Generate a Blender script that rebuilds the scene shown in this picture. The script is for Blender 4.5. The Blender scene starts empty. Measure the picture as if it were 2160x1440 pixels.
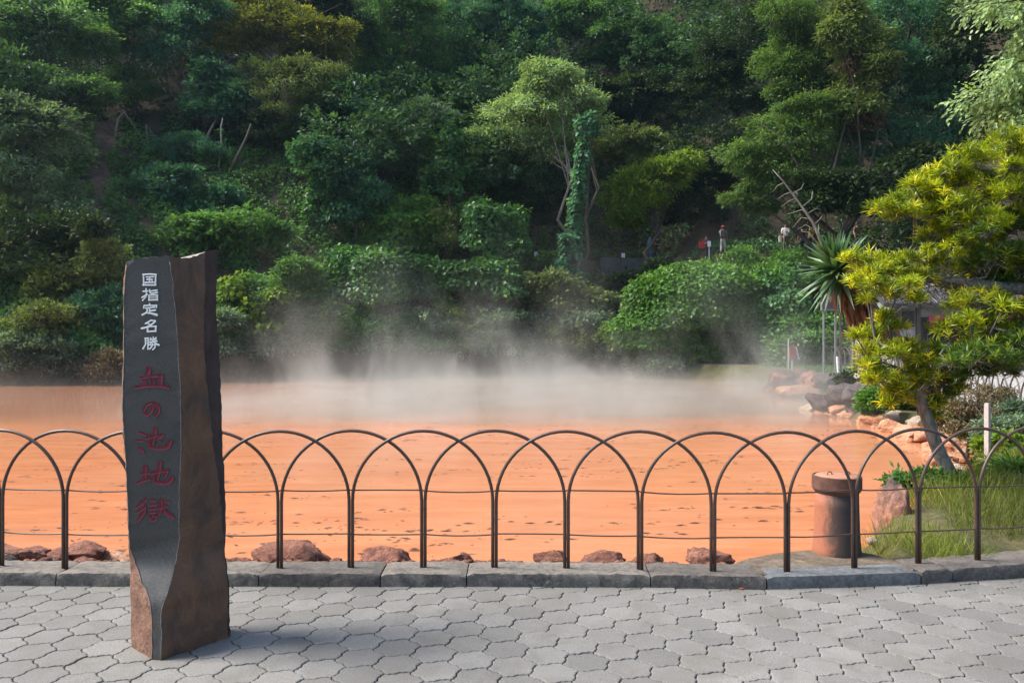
import bpy, bmesh, math, random
import numpy as np
from mathutils import Vector, Matrix
random.seed(7)
RS = np.random.RandomState(11)
R = math.radians
sc = bpy.context.scene
col = sc.collection

# ------------------------------------------------------------------ camera
F, CX, CY, EYE = 1663.0, 1080.0, 720.0, 1.6
cam = bpy.data.objects.new('camera', bpy.data.cameras.new('camera'))
cam.data.lens = 36 * F / 2160
cam.data.sensor_width = 36
cam.data.clip_start = 0.05
cam.data.clip_end = 2000
cam.location = (0, 0, EYE)
cam.rotation_euler = (R(90), 0, 0)
col.objects.link(cam)
sc.camera = cam

# ------------------------------------------------------------------ sky, sun, exposure
SUN_AZ, SUN_EL = R(-86), R(50)        # azimuth measured from +Y towards +X
sd = Vector((math.sin(SUN_AZ) * math.cos(SUN_EL), math.cos(SUN_AZ) * math.cos(SUN_EL), math.sin(SUN_EL)))
w = bpy.data.worlds.new('World')
sc.world = w
w.use_nodes = True
nt = w.node_tree
bg = nt.nodes['Background']
sky = nt.nodes.new('ShaderNodeTexSky')
sky.sky_type = 'NISHITA'
sky.sun_disc = False
sky.sun_elevation = SUN_EL
sky.sun_rotation = SUN_AZ
sky.air_density = 1.0
sky.dust_density = 2.0
sky.ozone_density = 1.0
nt.links.new(sky.outputs[0], bg.inputs[0])
bg.inputs[1].default_value = 0.13
sun = bpy.data.objects.new('sun', bpy.data.lights.new('sun', 'SUN'))
sun.data.energy = 3.9
sun.data.angle = R(22)
sun.data.color = (1.0, 0.95, 0.87)
sun.rotation_euler = (-sd).to_track_quat('-Z', 'Y').to_euler()
sun.location = (-20, 20, 40)
col.objects.link(sun)
sc.view_settings.view_transform = 'Standard'
sc.view_settings.look = 'None'
sc.view_settings.exposure = 1.08
sc.view_settings.gamma = 1
sc.view_settings.use_curve_mapping = False
cy = sc.cycles
cy.use_denoising = True
cy.denoising_prefilter = 'ACCURATE'
cy.max_bounces = 6
cy.diffuse_bounces = 3
cy.glossy_bounces = 2
cy.transmission_bounces = 3
cy.volume_bounces = 1
cy.transparent_max_bounces = 6
cy.caustics_reflective = False
cy.caustics_refractive = False
cy.volume_step_rate = 1.0
cy.volume_max_steps = 64
cy.sample_clamp_indirect = 6

# ------------------------------------------------------------------ helpers
def at(px, py, Y):
    return np.array(((px - CX) / F * Y, Y, EYE - (py - CY) / F * Y))

def gnd(px, py, z=0.0):
    Y = (EYE - z) * F / (py - CY)
    return np.array(((px - CX) / F * Y, Y, z))

def tag(o, label=None, cat=None, group=None, kind=None):
    if label: o['label'] = label
    if cat: o['category'] = cat
    if group: o['group'] = group
    if kind: o['kind'] = kind
    return o

def link(o, parent=None):
    col.objects.link(o)
    if parent is not None:
        o.parent = parent
    return o

def empty(name, loc, label, cat, group=None, rz=0.0):
    o = bpy.data.objects.new(name, None)
    o.empty_display_size = 0.2
    o.location = [float(v) for v in loc]
    o.rotation_euler = (0, 0, rz)
    link(o)
    return tag(o, label, cat, group)

def mesh_np(name, V, Q, mat=None, smooth=False, attr=None):
    """V (n,3) array; Q (m,k) array of k-gons"""
    V = np.asarray(V, np.float32); Q = np.asarray(Q, np.int32)
    me = bpy.data.meshes.new(name)
    me.vertices.add(len(V)); me.vertices.foreach_set('co', V.ravel())
    m, k = Q.shape
    me.loops.add(m * k); me.loops.foreach_set('vertex_index', Q.ravel())
    me.polygons.add(m)
    me.polygons.foreach_set('loop_start', np.arange(0, m * k, k, dtype=np.int32))
    me.polygons.foreach_set('use_smooth', np.full(m, smooth))
    if attr is not None:
        a = me.attributes.new('rnd', 'FLOAT', 'FACE')
        a.data.foreach_set('value', np.asarray(attr, np.float32))
    me.update(calc_edges=True)
    if mat: me.materials.append(mat)
    return me

def mesh_py(name, V, Fc, mat=None, smooth=False):
    me = bpy.data.meshes.new(name)
    me.from_pydata([tuple(map(float, v)) for v in V], [], Fc)
    if smooth:
        me.polygons.foreach_set('use_smooth', [True] * len(me.polygons))
    me.update()
    if mat: me.materials.append(mat)
    return me

def obj(name, me, parent=None, loc=None):
    o = bpy.data.objects.new(name, me)
    if loc is not None: o.location = [float(v) for v in loc]
    return link(o, parent)

class MB:
    """collects verts and faces of one mesh"""
    def __init__(s): s.v = []; s.f = []
    def add(s, V, Fc):
        n = len(s.v); s.v += [tuple(map(float, p)) for p in V]; s.f += [tuple(i + n for i in f) for f in Fc]
    def box(s, c, d, rz=0.0, taper=1.0):
        ca, sa = math.cos(rz), math.sin(rz)
        V = []
        for z in (-1, 1):
            t = taper if z > 0 else 1.0
            for x, y in ((-1, -1), (1, -1), (1, 1), (-1, 1)):
                a, b = x * d[0] / 2 * t, y * d[1] / 2 * t
                V.append((c[0] + a * ca - b * sa, c[1] + a * sa + b * ca, c[2] + z * d[2] / 2))
        s.add(V, [(3, 2, 1, 0), (4, 5, 6, 7), (0, 1, 5, 4), (1, 2, 6, 5), (2, 3, 7, 6), (3, 0, 4, 7)])
    def tube(s, P, rad, n=6, cap=True):
        P = [Vector(p) for p in P]
        if not hasattr(rad, '__len__'): rad = [rad] * len(P)
        up = None; V = []
        for i, p in enumerate(P):
            t = (P[min(i + 1, len(P) - 1)] - P[max(i - 1, 0)])
            if t.length < 1e-9: t = Vector((0, 0, 1))
            t.normalize()
            if up is None:
                up = t.orthogonal().normalized()
            else:
                up = (up - t * up.dot(t))
                up = up.normalized() if up.length > 1e-6 else t.orthogonal().normalized()
            b = t.cross(up)
            for k in range(n):
                a = 2 * math.pi * k / n
                V.append(p + (up * math.cos(a) + b * math.sin(a)) * rad[i])
        Fc = []
        for i in range(len(P) - 1):
            for k in range(n):
                k2 = (k + 1) % n
                Fc.append((i * n + k, i * n + k2, (i + 1) * n + k2, (i + 1) * n + k))
        if cap:
            Fc.append(tuple(range(n - 1, -1, -1)))
            Fc.append(tuple((len(P) - 1) * n + k for k in range(n)))
        s.add(V, Fc)
    def lathe(s, prof, n=24, c=(0, 0, 0)):
        V = []; Fc = []
        for r, z in prof:
            for k in range(n):
                a = 2 * math.pi * k / n
                V.append((c[0] + r * math.cos(a), c[1] + r * math.sin(a), c[2] + z))
        for i in range(len(prof) - 1):
            for k in range(n):
                k2 = (k + 1) % n
                Fc.append((i * n + k, i * n + k2, (i + 1) * n + k2, (i + 1) * n + k))
        Fc.append(tuple(range(n - 1, -1, -1)))
        Fc.append(tuple((len(prof) - 1) * n + k for k in range(n)))
        s.add(V, Fc)
    def build(s, name, mat, parent=None, smooth=False, loc=None):
        return obj(name, mesh_py(name, s.v, s.f, mat, smooth), parent, loc)

# ------------------------------------------------------------------ materials
def newmat(name):
    m = bpy.data.materials.new(name); m.use_nodes = True
    n = m.node_tree
    return m, n, n.nodes['Principled BSDF'], n.links.new

def C4(c): return (c[0], c[1], c[2], 1)

def noise(n, scale, detail=4, rough=0.6, vec=None, links=None, dist=0.0):
    t = n.nodes.new('ShaderNodeTexNoise')
    t.inputs['Scale'].default_value = scale
    t.inputs['Detail'].default_value = detail
    t.inputs['Roughness'].default_value = rough
    t.inputs['Distortion'].default_value = dist
    if vec is not None: n.links.new(vec, t.inputs['Vector'])
    return t

def ramp(n, fac, stops):
    r = n.nodes.new('ShaderNodeValToRGB')
    while len(r.color_ramp.elements) < len(stops): r.color_ramp.elements.new(0.5)
    for e, (p, c) in zip(r.color_ramp.elements, stops):
        e.position = p
        e.color = C4(c) if hasattr(c, '__len__') else (c, c, c, 1)
    n.links.new(fac, r.inputs[0])
    return r

def mix(n, fac, a, b, mode='MIX'):
    x = n.nodes.new('ShaderNodeMix'); x.data_type = 'RGBA'; x.blend_type = mode
    for sock, v in ((x.inputs[0], fac), (x.inputs[6], a), (x.inputs[7], b)):
        if hasattr(v, 'links'): n.links.new(v, sock)
        elif hasattr(v, '__len__'): sock.default_value = C4(v)
        else: sock.default_value = v
    return x.outputs[2]

def math_n(n, op, a, b=None, clamp=False):
    x = n.nodes.new('ShaderNodeMath'); x.operation = op; x.use_clamp = clamp
    for i, v in enumerate((a, b)):
        if v is None: continue
        if hasattr(v, 'links'): n.links.new(v, x.inputs[i])
        else: x.inputs[i].default_value = v
    return x.outputs[0]

def bump(n, h, strength, dist, bsdf):
    b = n.nodes.new('ShaderNodeBump')
    b.inputs['Strength'].default_value = strength
    b.inputs['Distance'].default_value = dist
    n.links.new(h, b.inputs['Height'])
    n.links.new(b.outputs[0], bsdf.inputs['Normal'])
    return b

def pos(n):
    return n.nodes.new('ShaderNodeNewGeometry').outputs['Position']

def objc(n):
    return n.nodes.new('ShaderNodeTexCoord').outputs['Object']

def plain(name, c, rough=0.6, metal=0.0, var=0.25, scale=8, bumpd=0.0):
    m, n, b, L = newmat(name)
    t = noise(n, scale, 5, 0.6, pos(n))
    r = ramp(n, t.outputs[0], [(0.25, [v * (1 - var) for v in c]), (0.75, [v * (1 + var) for v in c])])
    L(r.outputs[0], b.inputs['Base Color'])
    b.inputs['Roughness'].default_value = rough
    b.inputs['Metallic'].default_value = metal
    if bumpd: bump(n, noise(n, scale * 6, 5, 0.6, pos(n)).outputs[0], 0.6, bumpd, b)
    return m

def rockmat(name, stops, scale=5, rough=0.85, bd=0.02, spots=None, dust=None):
    m, n, b, L = newmat(name)
    P = pos(n)
    t = noise(n, scale, 7, 0.65, P, dist=0.6)
    r = ramp(n, t.outputs[0], stops)
    c = r.outputs[0]
    t2 = noise(n, scale * 14, 5, 0.7, P)
    c = mix(n, 0.7, c, ramp(n, t2.outputs[0], [(0.3, 0.2), (0.7, 0.85)]).outputs[0], 'OVERLAY')
    tm = noise(n, scale * 4.2, 6, 0.7, P)
    c = mix(n, 0.5, c, ramp(n, tm.outputs[0], [(0.35, 0.25), (0.65, 0.78)]).outputs[0], 'OVERLAY')
    if spots:
        t3 = noise(n, scale * 3.1, 6, 0.75, P)
        f = ramp(n, t3.outputs[0], [(0.60, 0.0), (0.68, 1.0)]).outputs[0]
        c = mix(n, f, c, spots)
    if dust:
        sn = n.nodes.new('ShaderNodeSeparateXYZ'); L(n.nodes.new('ShaderNodeNewGeometry').outputs['True Normal'], sn.inputs[0])
        fz = ramp(n, math_n(n, 'MULTIPLY', sn.outputs[2], tm.outputs[0]), [(0.30, 0.0), (0.62, 0.75)]).outputs[0]
        c = mix(n, fz, c, dust)
    L(c, b.inputs['Base Color'])
    b.inputs['Roughness'].default_value = rough
    h = math_n(n, 'ADD', math_n(n, 'ADD', t.outputs[0], math_n(n, 'MULTIPLY', tm.outputs[0], 0.6)), math_n(n, 'MULTIPLY', t2.outputs[0], 0.3))
    bump(n, h, 1.0, bd, b)
    return m

LEAF_GAIN = 2.0
def leafmat(name, a, b_, c_=None, transl=0.35, rough=0.5, tcol=None, spec=0.22):
    """colours spread leaf by leaf through the face attribute 'rnd'"""
    m, n, b, L = newmat(name)
    at_ = n.nodes.new('ShaderNodeAttribute'); at_.attribute_name = 'rnd'
    c_ = c_ or b_
    g_ = 1.0 if 'podo' in name or 'petal' in name or 'yucca' in name or 'grass' in name else (0.85 if name == 'leaf_dark_shade' else 1.5 if name == 'leaf_forest' else 1.25 if name in ('leaf_dark_shade', 'leaf_redbrown', 'leaf_autumn', 'leaf_yellowgreen', 'leaf_kudzu_light', 'leaf_kudzu') else LEAF_GAIN)  # lowest gain puts the hill's shade into the dark leaves' colour
    a, b_, c_ = [(q[0] * g_ * (0.86 if g_ > 1 else 1), q[1] * g_, q[2] * g_) for q in (a, b_, c_)]
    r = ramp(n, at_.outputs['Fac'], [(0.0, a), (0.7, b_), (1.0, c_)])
    nz = noise(n, 0.55, 3, 0.6, pos(n))
    f = ramp(n, nz.outputs[0], [(0.3, 0.6), (0.7, 1.3)]).outputs[0]
    colr = mix(n, 1.0, r.outputs[0], f, 'MULTIPLY')
    L(colr, b.inputs['Base Color'])
    b.inputs['Roughness'].default_value = rough
    b.inputs['Specular IOR Level'].default_value = spec
    tr = n.nodes.new('ShaderNodeBsdfTranslucent')
    tc = mix(n, 1.0, colr, tcol or (1.5, 1.45, 0.6), 'MULTIPLY')
    L(tc, tr.inputs['Color'])
    ms = n.nodes.new('ShaderNodeMixShader')
    ms.inputs[0].default_value = transl
    L(b.outputs[0], ms.inputs[1]); L(tr.outputs[0], ms.inputs[2])
    L(ms.outputs[0], n.nodes['Material Output'].inputs['Surface'])
    return m

M = {}
LM = {
    'dark':    leafmat('leaf_dark_shade', (0.018, 0.04, 0.014), (0.04, 0.075, 0.022), (0.07, 0.11, 0.03)),
    'broad':   leafmat('leaf_broad', (0.03, 0.065, 0.018), (0.065, 0.12, 0.03), (0.12, 0.18, 0.05)),
    'blue':    leafmat('leaf_bluegreen', (0.022, 0.06, 0.036), (0.05, 0.11, 0.06), (0.09, 0.16, 0.08)),
    'kudzu':   leafmat('leaf_kudzu', (0.035, 0.085, 0.028), (0.07, 0.155, 0.045), (0.17, 0.27, 0.05), 0.35, 0.4, None, 0.3),
    'kudzulit': leafmat('leaf_kudzu_light', (0.055, 0.12, 0.024), (0.105, 0.20, 0.034), (0.26, 0.36, 0.05), 0.4, 0.4, None, 0.3),
    'olive':   leafmat('leaf_olive', (0.05, 0.06, 0.02), (0.10, 0.12, 0.035), (0.17, 0.18, 0.06)),
    'autumn':  leafmat('leaf_autumn', (0.08, 0.09, 0.015), (0.17, 0.16, 0.02), (0.32, 0.22, 0.02), 0.4),
    'pale':    leafmat('leaf_pale', (0.085, 0.115, 0.05), (0.18, 0.22, 0.10), (0.30, 0.34, 0.17), 0.35),
    'maple':   leafmat('leaf_maple', (0.04, 0.075, 0.03), (0.085, 0.14, 0.05), (0.16, 0.19, 0.06), 0.35),
    'grey':    leafmat('leaf_grey', (0.05, 0.07, 0.045), (0.10, 0.13, 0.085), (0.18, 0.21, 0.14)),
    'yellow':  leafmat('leaf_yellowgreen', (0.09, 0.14, 0.02), (0.18, 0.24, 0.03), (0.34, 0.36, 0.04), 0.4),
    'mid':     leafmat('leaf_midyellow', (0.035, 0.06, 0.016), (0.075, 0.115, 0.028), (0.15, 0.185, 0.045), 0.4),
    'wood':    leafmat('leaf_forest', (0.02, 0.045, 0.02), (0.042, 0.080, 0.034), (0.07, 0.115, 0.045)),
    'red':     leafmat('leaf_redbrown', (0.04, 0.022, 0.014), (0.075, 0.042, 0.026), (0.14, 0.085, 0.05), 0.3),
    'brown':   leafmat('leaf_drybrown', (0.06, 0.04, 0.025), (0.13, 0.09, 0.05), (0.25, 0.19, 0.11), 0.2),
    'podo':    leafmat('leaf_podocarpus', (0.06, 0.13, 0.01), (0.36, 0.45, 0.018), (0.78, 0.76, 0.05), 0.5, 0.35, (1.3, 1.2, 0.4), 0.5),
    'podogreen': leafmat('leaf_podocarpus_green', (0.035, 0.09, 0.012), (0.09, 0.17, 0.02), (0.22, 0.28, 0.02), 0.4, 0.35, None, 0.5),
    'yucca':   leafmat('leaf_yucca', (0.06, 0.15, 0.06), (0.13, 0.25, 0.11), (0.26, 0.37, 0.16), 0.2, 0.4, None, 0.5),
    'skirt':   leafmat('leaf_dead_yucca', (0.10, 0.05, 0.025), (0.24, 0.13, 0.065), (0.42, 0.29, 0.17), 0.2, 0.7),
    'grass':   leafmat('grass_blade', (0.08, 0.12, 0.018), (0.20, 0.24, 0.035), (0.44, 0.38, 0.17), 0.35, 0.55),
    'white':   leafmat('petal_white', (0.6, 0.6, 0.55), (0.75, 0.75, 0.7), (0.8, 0.8, 0.75), 0.3),
}
def mat_bark(name, a, b_, scale=6):
    m, n, b, L = newmat(name)
    P = pos(n)
    mp = n.nodes.new('ShaderNodeMapping'); mp.inputs['Scale'].default_value = (1, 1, 0.3); L(P, mp.inputs[0])
    t = noise(n, scale, 6, 0.7, mp.outputs[0], dist=0.5)
    r = ramp(n, t.outputs[0], [(0.3, a), (0.7, b_)])
    L(r.outputs[0], b.inputs['Base Color']); b.inputs['Roughness'].default_value = 0.9
    bump(n, t.outputs[0], 0.9, 0.03, b)
    return m
M['bark'] = mat_bark('bark_dark', (0.035, 0.028, 0.02), (0.10, 0.08, 0.06))
M['barkpale'] = mat_bark('bark_pale', (0.12, 0.10, 0.08), (0.30, 0.27, 0.22))
M['barkgrey'] = mat_bark('bark_grey_lichen', (0.05, 0.045, 0.04), (0.26, 0.25, 0.23), 26)
M['twig'] = plain('twig', (0.10, 0.075, 0.05), 0.9)

# ground
def m_soil():
    m, n, b, L = newmat('hillside_soil')
    P = pos(n)
    t = noise(n, 0.5, 8, 0.7, P); t2 = noise(n, 4, 6, 0.7, P)
    c = ramp(n, t.outputs[0], [(0.35, (0.030, 0.030, 0.014)), (0.55, (0.06, 0.045, 0.025)), (0.75, (0.11, 0.075, 0.05))]).outputs[0]
    c = mix(n, 0.5, c, ramp(n, t2.outputs[0], [(0.3, 0.3), (0.7, 0.85)]).outputs[0], 'OVERLAY')
    L(c, b.inputs['Base Color']); b.inputs['Roughness'].default_value = 1.0
    bump(n, t2.outputs[0], 0.8, 0.15, b)
    return m
M['soil'] = m_soil()
M['gully'] = rockmat('gully_earth', [(0.3, (0.04, 0.028, 0.02)), (0.5, (0.10, 0.064, 0.045)), (0.7, (0.18, 0.12, 0.09))], 1.2, 1.0, 0.1)
M['turf'] = rockmat('bank_turf', [(0.3, (0.045, 0.045, 0.015)), (0.55, (0.075, 0.07, 0.025)), (0.75, (0.14, 0.10, 0.055))], 2.0, 1.0, 0.05)

def m_water():
    m, n, b, L = newmat('red_pond_water')
    P = pos(n)
    sx = n.nodes.new('ShaderNodeSeparateXYZ'); L(P, sx.inputs[0])
    nz = noise(n, 0.25, 3, 0.55, P)
    # a floating film of ochre mud covers the near part of the pond and ends in a soft drifting line
    lim = math_n(n, 'ADD', sx.outputs[1], math_n(n, 'MULTIPLY', math_n(n, 'SUBTRACT', nz.outputs[0], 0.5), 7.0))
    mr = n.nodes.new('ShaderNodeMapRange'); mr.inputs[1].default_value = 16.5; mr.inputs[2].default_value = 21.0
    mr.inputs[3].default_value = 1.0; mr.inputs[4].default_value = 0.0
    L(lim, mr.inputs[0])
    film = mr.outputs[0]
    mp = n.nodes.new('ShaderNodeMapping'); mp.inputs['Scale'].default_value = (0.35, 1.6, 1); L(P, mp.inputs[0])
    st = noise(n, 1.3, 6, 0.65, mp.outputs[0], dist=0.8)
    oc = ramp(n, st.outputs[0], [(0.25, (0.43, 0.150, 0.068)), (0.5, (0.51, 0.195, 0.092)), (0.75, (0.58, 0.245, 0.125))]).outputs[0]
    pt = noise(n, 0.16, 4, 0.6, P, dist=0.7)
    oc = mix(n, ramp(n, pt.outputs[0], [(0.42, 0.0), (0.7, 0.55)]).outputs[0], oc, (0.42, 0.22, 0.13))
    fine_ = noise(n, 9, 5, 0.7, mp.outputs[0])
    oc = mix(n, 0.25, oc, ramp(n, fine_.outputs[0], [(0.3, 0.3), (0.7, 0.7)]).outputs[0], 'OVERLAY')
    xr_ = n.nodes.new('ShaderNodeMapRange'); xr_.inputs[1].default_value = -9; xr_.inputs[2].default_value = -4; L(sx.outputs[0], xr_.inputs[0])
    deepc = mix(n, xr_.outputs[0], (0.34, 0.15, 0.08), (0.25, 0.155, 0.10))
    L(mix(n, film, deepc, oc), b.inputs['Base Color'])
    rg = n.nodes.new('ShaderNodeMapRange'); rg.inputs[3].default_value = 0.07; rg.inputs[4].default_value = 0.16
    L(film, rg.inputs[0]); L(rg.outputs[0], b.inputs['Roughness'])
    b.inputs['IOR'].default_value = 1.33
    mp2 = n.nodes.new('ShaderNodeMapping'); mp2.inputs['Scale'].default_value = (0.8, 2.6, 1); L(P, mp2.inputs[0])
    rp = noise(n, 3.0, 4, 0.6, mp2.outputs[0])
    bump(n, rp.outputs[0], 0.12, 0.012, b)
    return m
M['water'] = m_water()

def m_paver():
    m, n, b, L = newmat('concrete_paver')
    P = pos(n)
    oi = n.nodes.new('ShaderNodeObjectInfo')
    big = noise(n, 0.9, 4, 0.6, P)
    fine = noise(n, 130, 3, 0.85, P)
    c = ramp(n, oi.outputs['Random'], [(0.0, (0.136, 0.131, 0.122)), (0.5, (0.163, 0.157, 0.146)), (1.0, (0.188, 0.181, 0.168))]).outputs[0]
    c = mix(n, 0.65, c, ramp(n, fine.outputs[0], [(0.35, 0.22), (0.65, 0.80)]).outputs[0], 'OVERLAY')
    c = mix(n, 0.6, c, ramp(n, big.outputs[0], [(0.3, 0.35), (0.7, 0.65)]).outputs[0], 'OVERLAY')
    st = noise(n, 3.2, 7, 0.72, P, dist=0.5)
    c = mix(n, ramp(n, st.outputs[0], [(0.45, 0.0), (0.70, 0.65)]).outputs[0], c, (0.11, 0.10, 0.082))
    L(c, b.inputs['Base Color']); b.inputs['Roughness'].default_value = 0.85
    bump(n, fine.outputs[0], 0.6, 0.003, b)
    return m
M['paver'] = m_paver()
M['joint'] = rockmat('joint_grit', [(0.3, (0.035, 0.032, 0.026)), (0.7, (0.09, 0.08, 0.06))], 20, 1.0, 0.004)
M['path'] = rockmat('path_surface', [(0.3, (0.24, 0.23, 0.22)), (0.7, (0.33, 0.32, 0.31))], 1.5, 0.9, 0.004)
M['kerb'] = rockmat('kerb_stone', [(0.28, (0.05, 0.049, 0.047)), (0.5, (0.115, 0.107, 0.096)), (0.72, (0.21, 0.185, 0.155))], 7, 0.9, 0.012, (0.30, 0.28, 0.25), (0.25, 0.21, 0.165))
M['kerbdark'] = rockmat('kerb_stone_dark', [(0.28, (0.04, 0.038, 0.038)), (0.5, (0.09, 0.082, 0.076)), (0.72, (0.16, 0.135, 0.115))], 7, 0.9, 0.012, (0.22, 0.19, 0.17), (0.15, 0.125, 0.10))
M['kerbconc'] = rockmat('kerb_concrete', [(0.3, (0.085, 0.09, 0.095)), (0.7, (0.14, 0.145, 0.145))], 3, 0.8, 0.003)
M['slab'] = rockmat('slab_concrete', [(0.3, (0.075, 0.055, 0.038)), (0.55, (0.115, 0.088, 0.062)), (0.75, (0.17, 0.138, 0.10))], 4, 0.95, 0.006)
M['rockred'] = rockmat('rock_red', [(0.25, (0.065, 0.026, 0.018)), (0.45, (0.21, 0.078, 0.05)), (0.6, (0.33, 0.14, 0.09)), (0.78, (0.42, 0.26, 0.19))], 9, 0.85, 0.05, (0.40, 0.28, 0.21))
M['rockorange'] = rockmat('rock_orange', [(0.25, (0.26, 0.10, 0.05)), (0.5, (0.38, 0.17, 0.09)), (0.75, (0.46, 0.30, 0.20))], 3, 0.85, 0.05, (0.45, 0.36, 0.28))
M['rockpale'] = rockmat('rock_pale', [(0.25, (0.22, 0.13, 0.08)), (0.5, (0.36, 0.27, 0.20)), (0.75, (0.46, 0.40, 0.33))], 3, 0.85, 0.05)
M['rockdark'] = rockmat('rock_dark', [(0.25, (0.035, 0.028, 0.028)), (0.5, (0.085, 0.065, 0.062)), (0.75, (0.16, 0.13, 0.12))], 3, 0.9, 0.06, (0.3, 0.27, 0.24))
M['rockhalf'] = rockmat('rock_dark_orange_foot', [(0.3, (0.30, 0.12, 0.07)), (0.45, (0.20, 0.10, 0.07)), (0.55, (0.07, 0.055, 0.05)), (0.75, (0.15, 0.12, 0.11))], 1.2, 0.9, 0.06)

def m_face():
    m, n, b, L = newmat('honed_basalt')
    P = pos(n)
    f = noise(n, 170, 3, 0.85, P); g = noise(n, 2.2, 4, 0.6, P)
    c = ramp(n, f.outputs[0], [(0.34, (0.020, 0.019, 0.018)), (0.5, (0.046, 0.045, 0.042)), (0.68, (0.095, 0.093, 0.087))]).outputs[0]
    c = mix(n, 0.6, c, ramp(n, g.outputs[0], [(0.3, 0.32), (0.7, 0.68)]).outputs[0], 'OVERLAY')
    L(c, b.inputs['Base Color']); b.inputs['Roughness'].default_value = 0.5
    bump(n, f.outputs[0], 0.35, 0.002, b)
    return m
M['face'] = m_face()
def m_stonebody():
    m, n, b, L = newmat('weathered_basalt')
    P = pos(n)
    mp = n.nodes.new('ShaderNodeMapping'); mp.inputs['Scale'].default_value = (1, 1, 0.55); L(P, mp.inputs[0])
    t = noise(n, 6, 10, 0.74, mp.outputs[0], dist=1.0)
    f = noise(n, 120, 4, 0.8, P)
    c = ramp(n, t.outputs[0], [(0.28, (0.022, 0.014, 0.011)), (0.42, (0.070, 0.038, 0.023)), (0.56, (0.12, 0.060, 0.030)), (0.70, (0.18, 0.082, 0.036)), (0.82, (0.19, 0.12, 0.085))]).outputs[0]
    c = mix(n, 0.5, c, ramp(n, f.outputs[0], [(0.3, 0.25), (0.7, 0.8)]).outputs[0], 'OVERLAY')
    lich = noise(n, 38, 6, 0.75, mp.outputs[0])
    c = mix(n, ramp(n, lich.outputs[0], [(0.68, 0.0), (0.76, 0.6)]).outputs[0], c, (0.22, 0.19, 0.16))
    L(c, b.inputs['Base Color']); b.inputs['Roughness'].default_value = 0.52
    bump(n, math_n(n, 'ADD', t.outputs[0], math_n(n, 'MULTIPLY', f.outputs[0], 0.4)), 0.7, 0.012, b)
    return m
M['stone'] = m_stonebody()
M['stonered'] = rockmat('rough_red_stone', [(0.3, (0.09, 0.04, 0.026)), (0.5, (0.19, 0.095, 0.06)), (0.72, (0.28, 0.16, 0.11))], 9, 0.9, 0.012)
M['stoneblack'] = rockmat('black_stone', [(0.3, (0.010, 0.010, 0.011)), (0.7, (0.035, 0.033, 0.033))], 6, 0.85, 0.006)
M['stonetop'] = rockmat('broken_stone', [(0.3, (0.16, 0.12, 0.11)), (0.7, (0.40, 0.36, 0.33))], 14, 0.9, 0.01)
M['paintwhite'] = plain('white_lettering', (0.80, 0.80, 0.78), 0.6, 0, 0.04)
M['paintred'] = plain('crimson_lettering', (0.155, 0.008, 0.024), 0.45, 0, 0.3, 60)
M['iron'] = plain('brown_painted_iron', (0.075, 0.043, 0.032), 0.42, 0.0, 0.35, 25, 0.0006)
M['ironpale'] = plain('weathered_iron', (0.11, 0.085, 0.07), 0.6, 0.0, 0.3, 20)

# ------------------------------------------------------------------ terrain
WZ = -0.30
POOL = np.array([(-14, 5.78), (-30, 10), (-40, 18), (-40, 30), (-24, 33), (-17, 34.6), (-8, 38.5), (0, 42), (6, 42),
                 (10.5, 38.5), (11.4, 36), (12.2, 31), (10.4, 26), (8.5, 22.6), (8.3, 19), (8.25, 15.5), (7.6, 12.6), (6.2, 10.2),
                 (4.7, 8.6), (3.55, 7.5), (2.88, 6.75), (2.55, 5.85), (0, 5.75)], float)

def pool_sd(x, y):
    """signed distance to the pond outline, negative inside"""
    x = np.asarray(x, float); y = np.asarray(y, float)
    d = np.full(x.shape, 1e9); ins = np.zeros(x.shape, bool)
    n = len(POOL)
    for i in range(n):
        ax, ay = POOL[i]; bx, by = POOL[(i + 1) % n]
        ex, ey = bx - ax, by - ay
        t = np.clip(((x - ax) * ex + (y - ay) * ey) / (ex * ex + ey * ey), 0, 1)
        d = np.minimum(d, np.hypot(x - ax - t * ex, y - ay - t * ey))
        c = ((ay > y) != (by > y)) & (x < (bx - ax) * (y - ay) / (by - ay + 1e-12) + ax)
        ins ^= c
    return np.where(ins, -d, d)

YF_X = [-90, -60, -38, -30, -24, -17, -8, 0, 6, 10, 14, 22, 34, 60, 90]
YF_Y = [34, 33, 32, 32, 33.2, 34.8, 38.7, 42.2, 42.3, 42.0, 42.5, 42.5, 40, 30, 22]
def yfar(x): return np.interp(x, YF_X, YF_Y)

def hashn(x, y, s):
    return np.sin(x * 1.3 * s + 1.7) * np.cos(y * 1.1 * s + 0.3) + 0.5 * np.sin(x * 2.7 * s + y * 1.9 * s)

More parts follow.
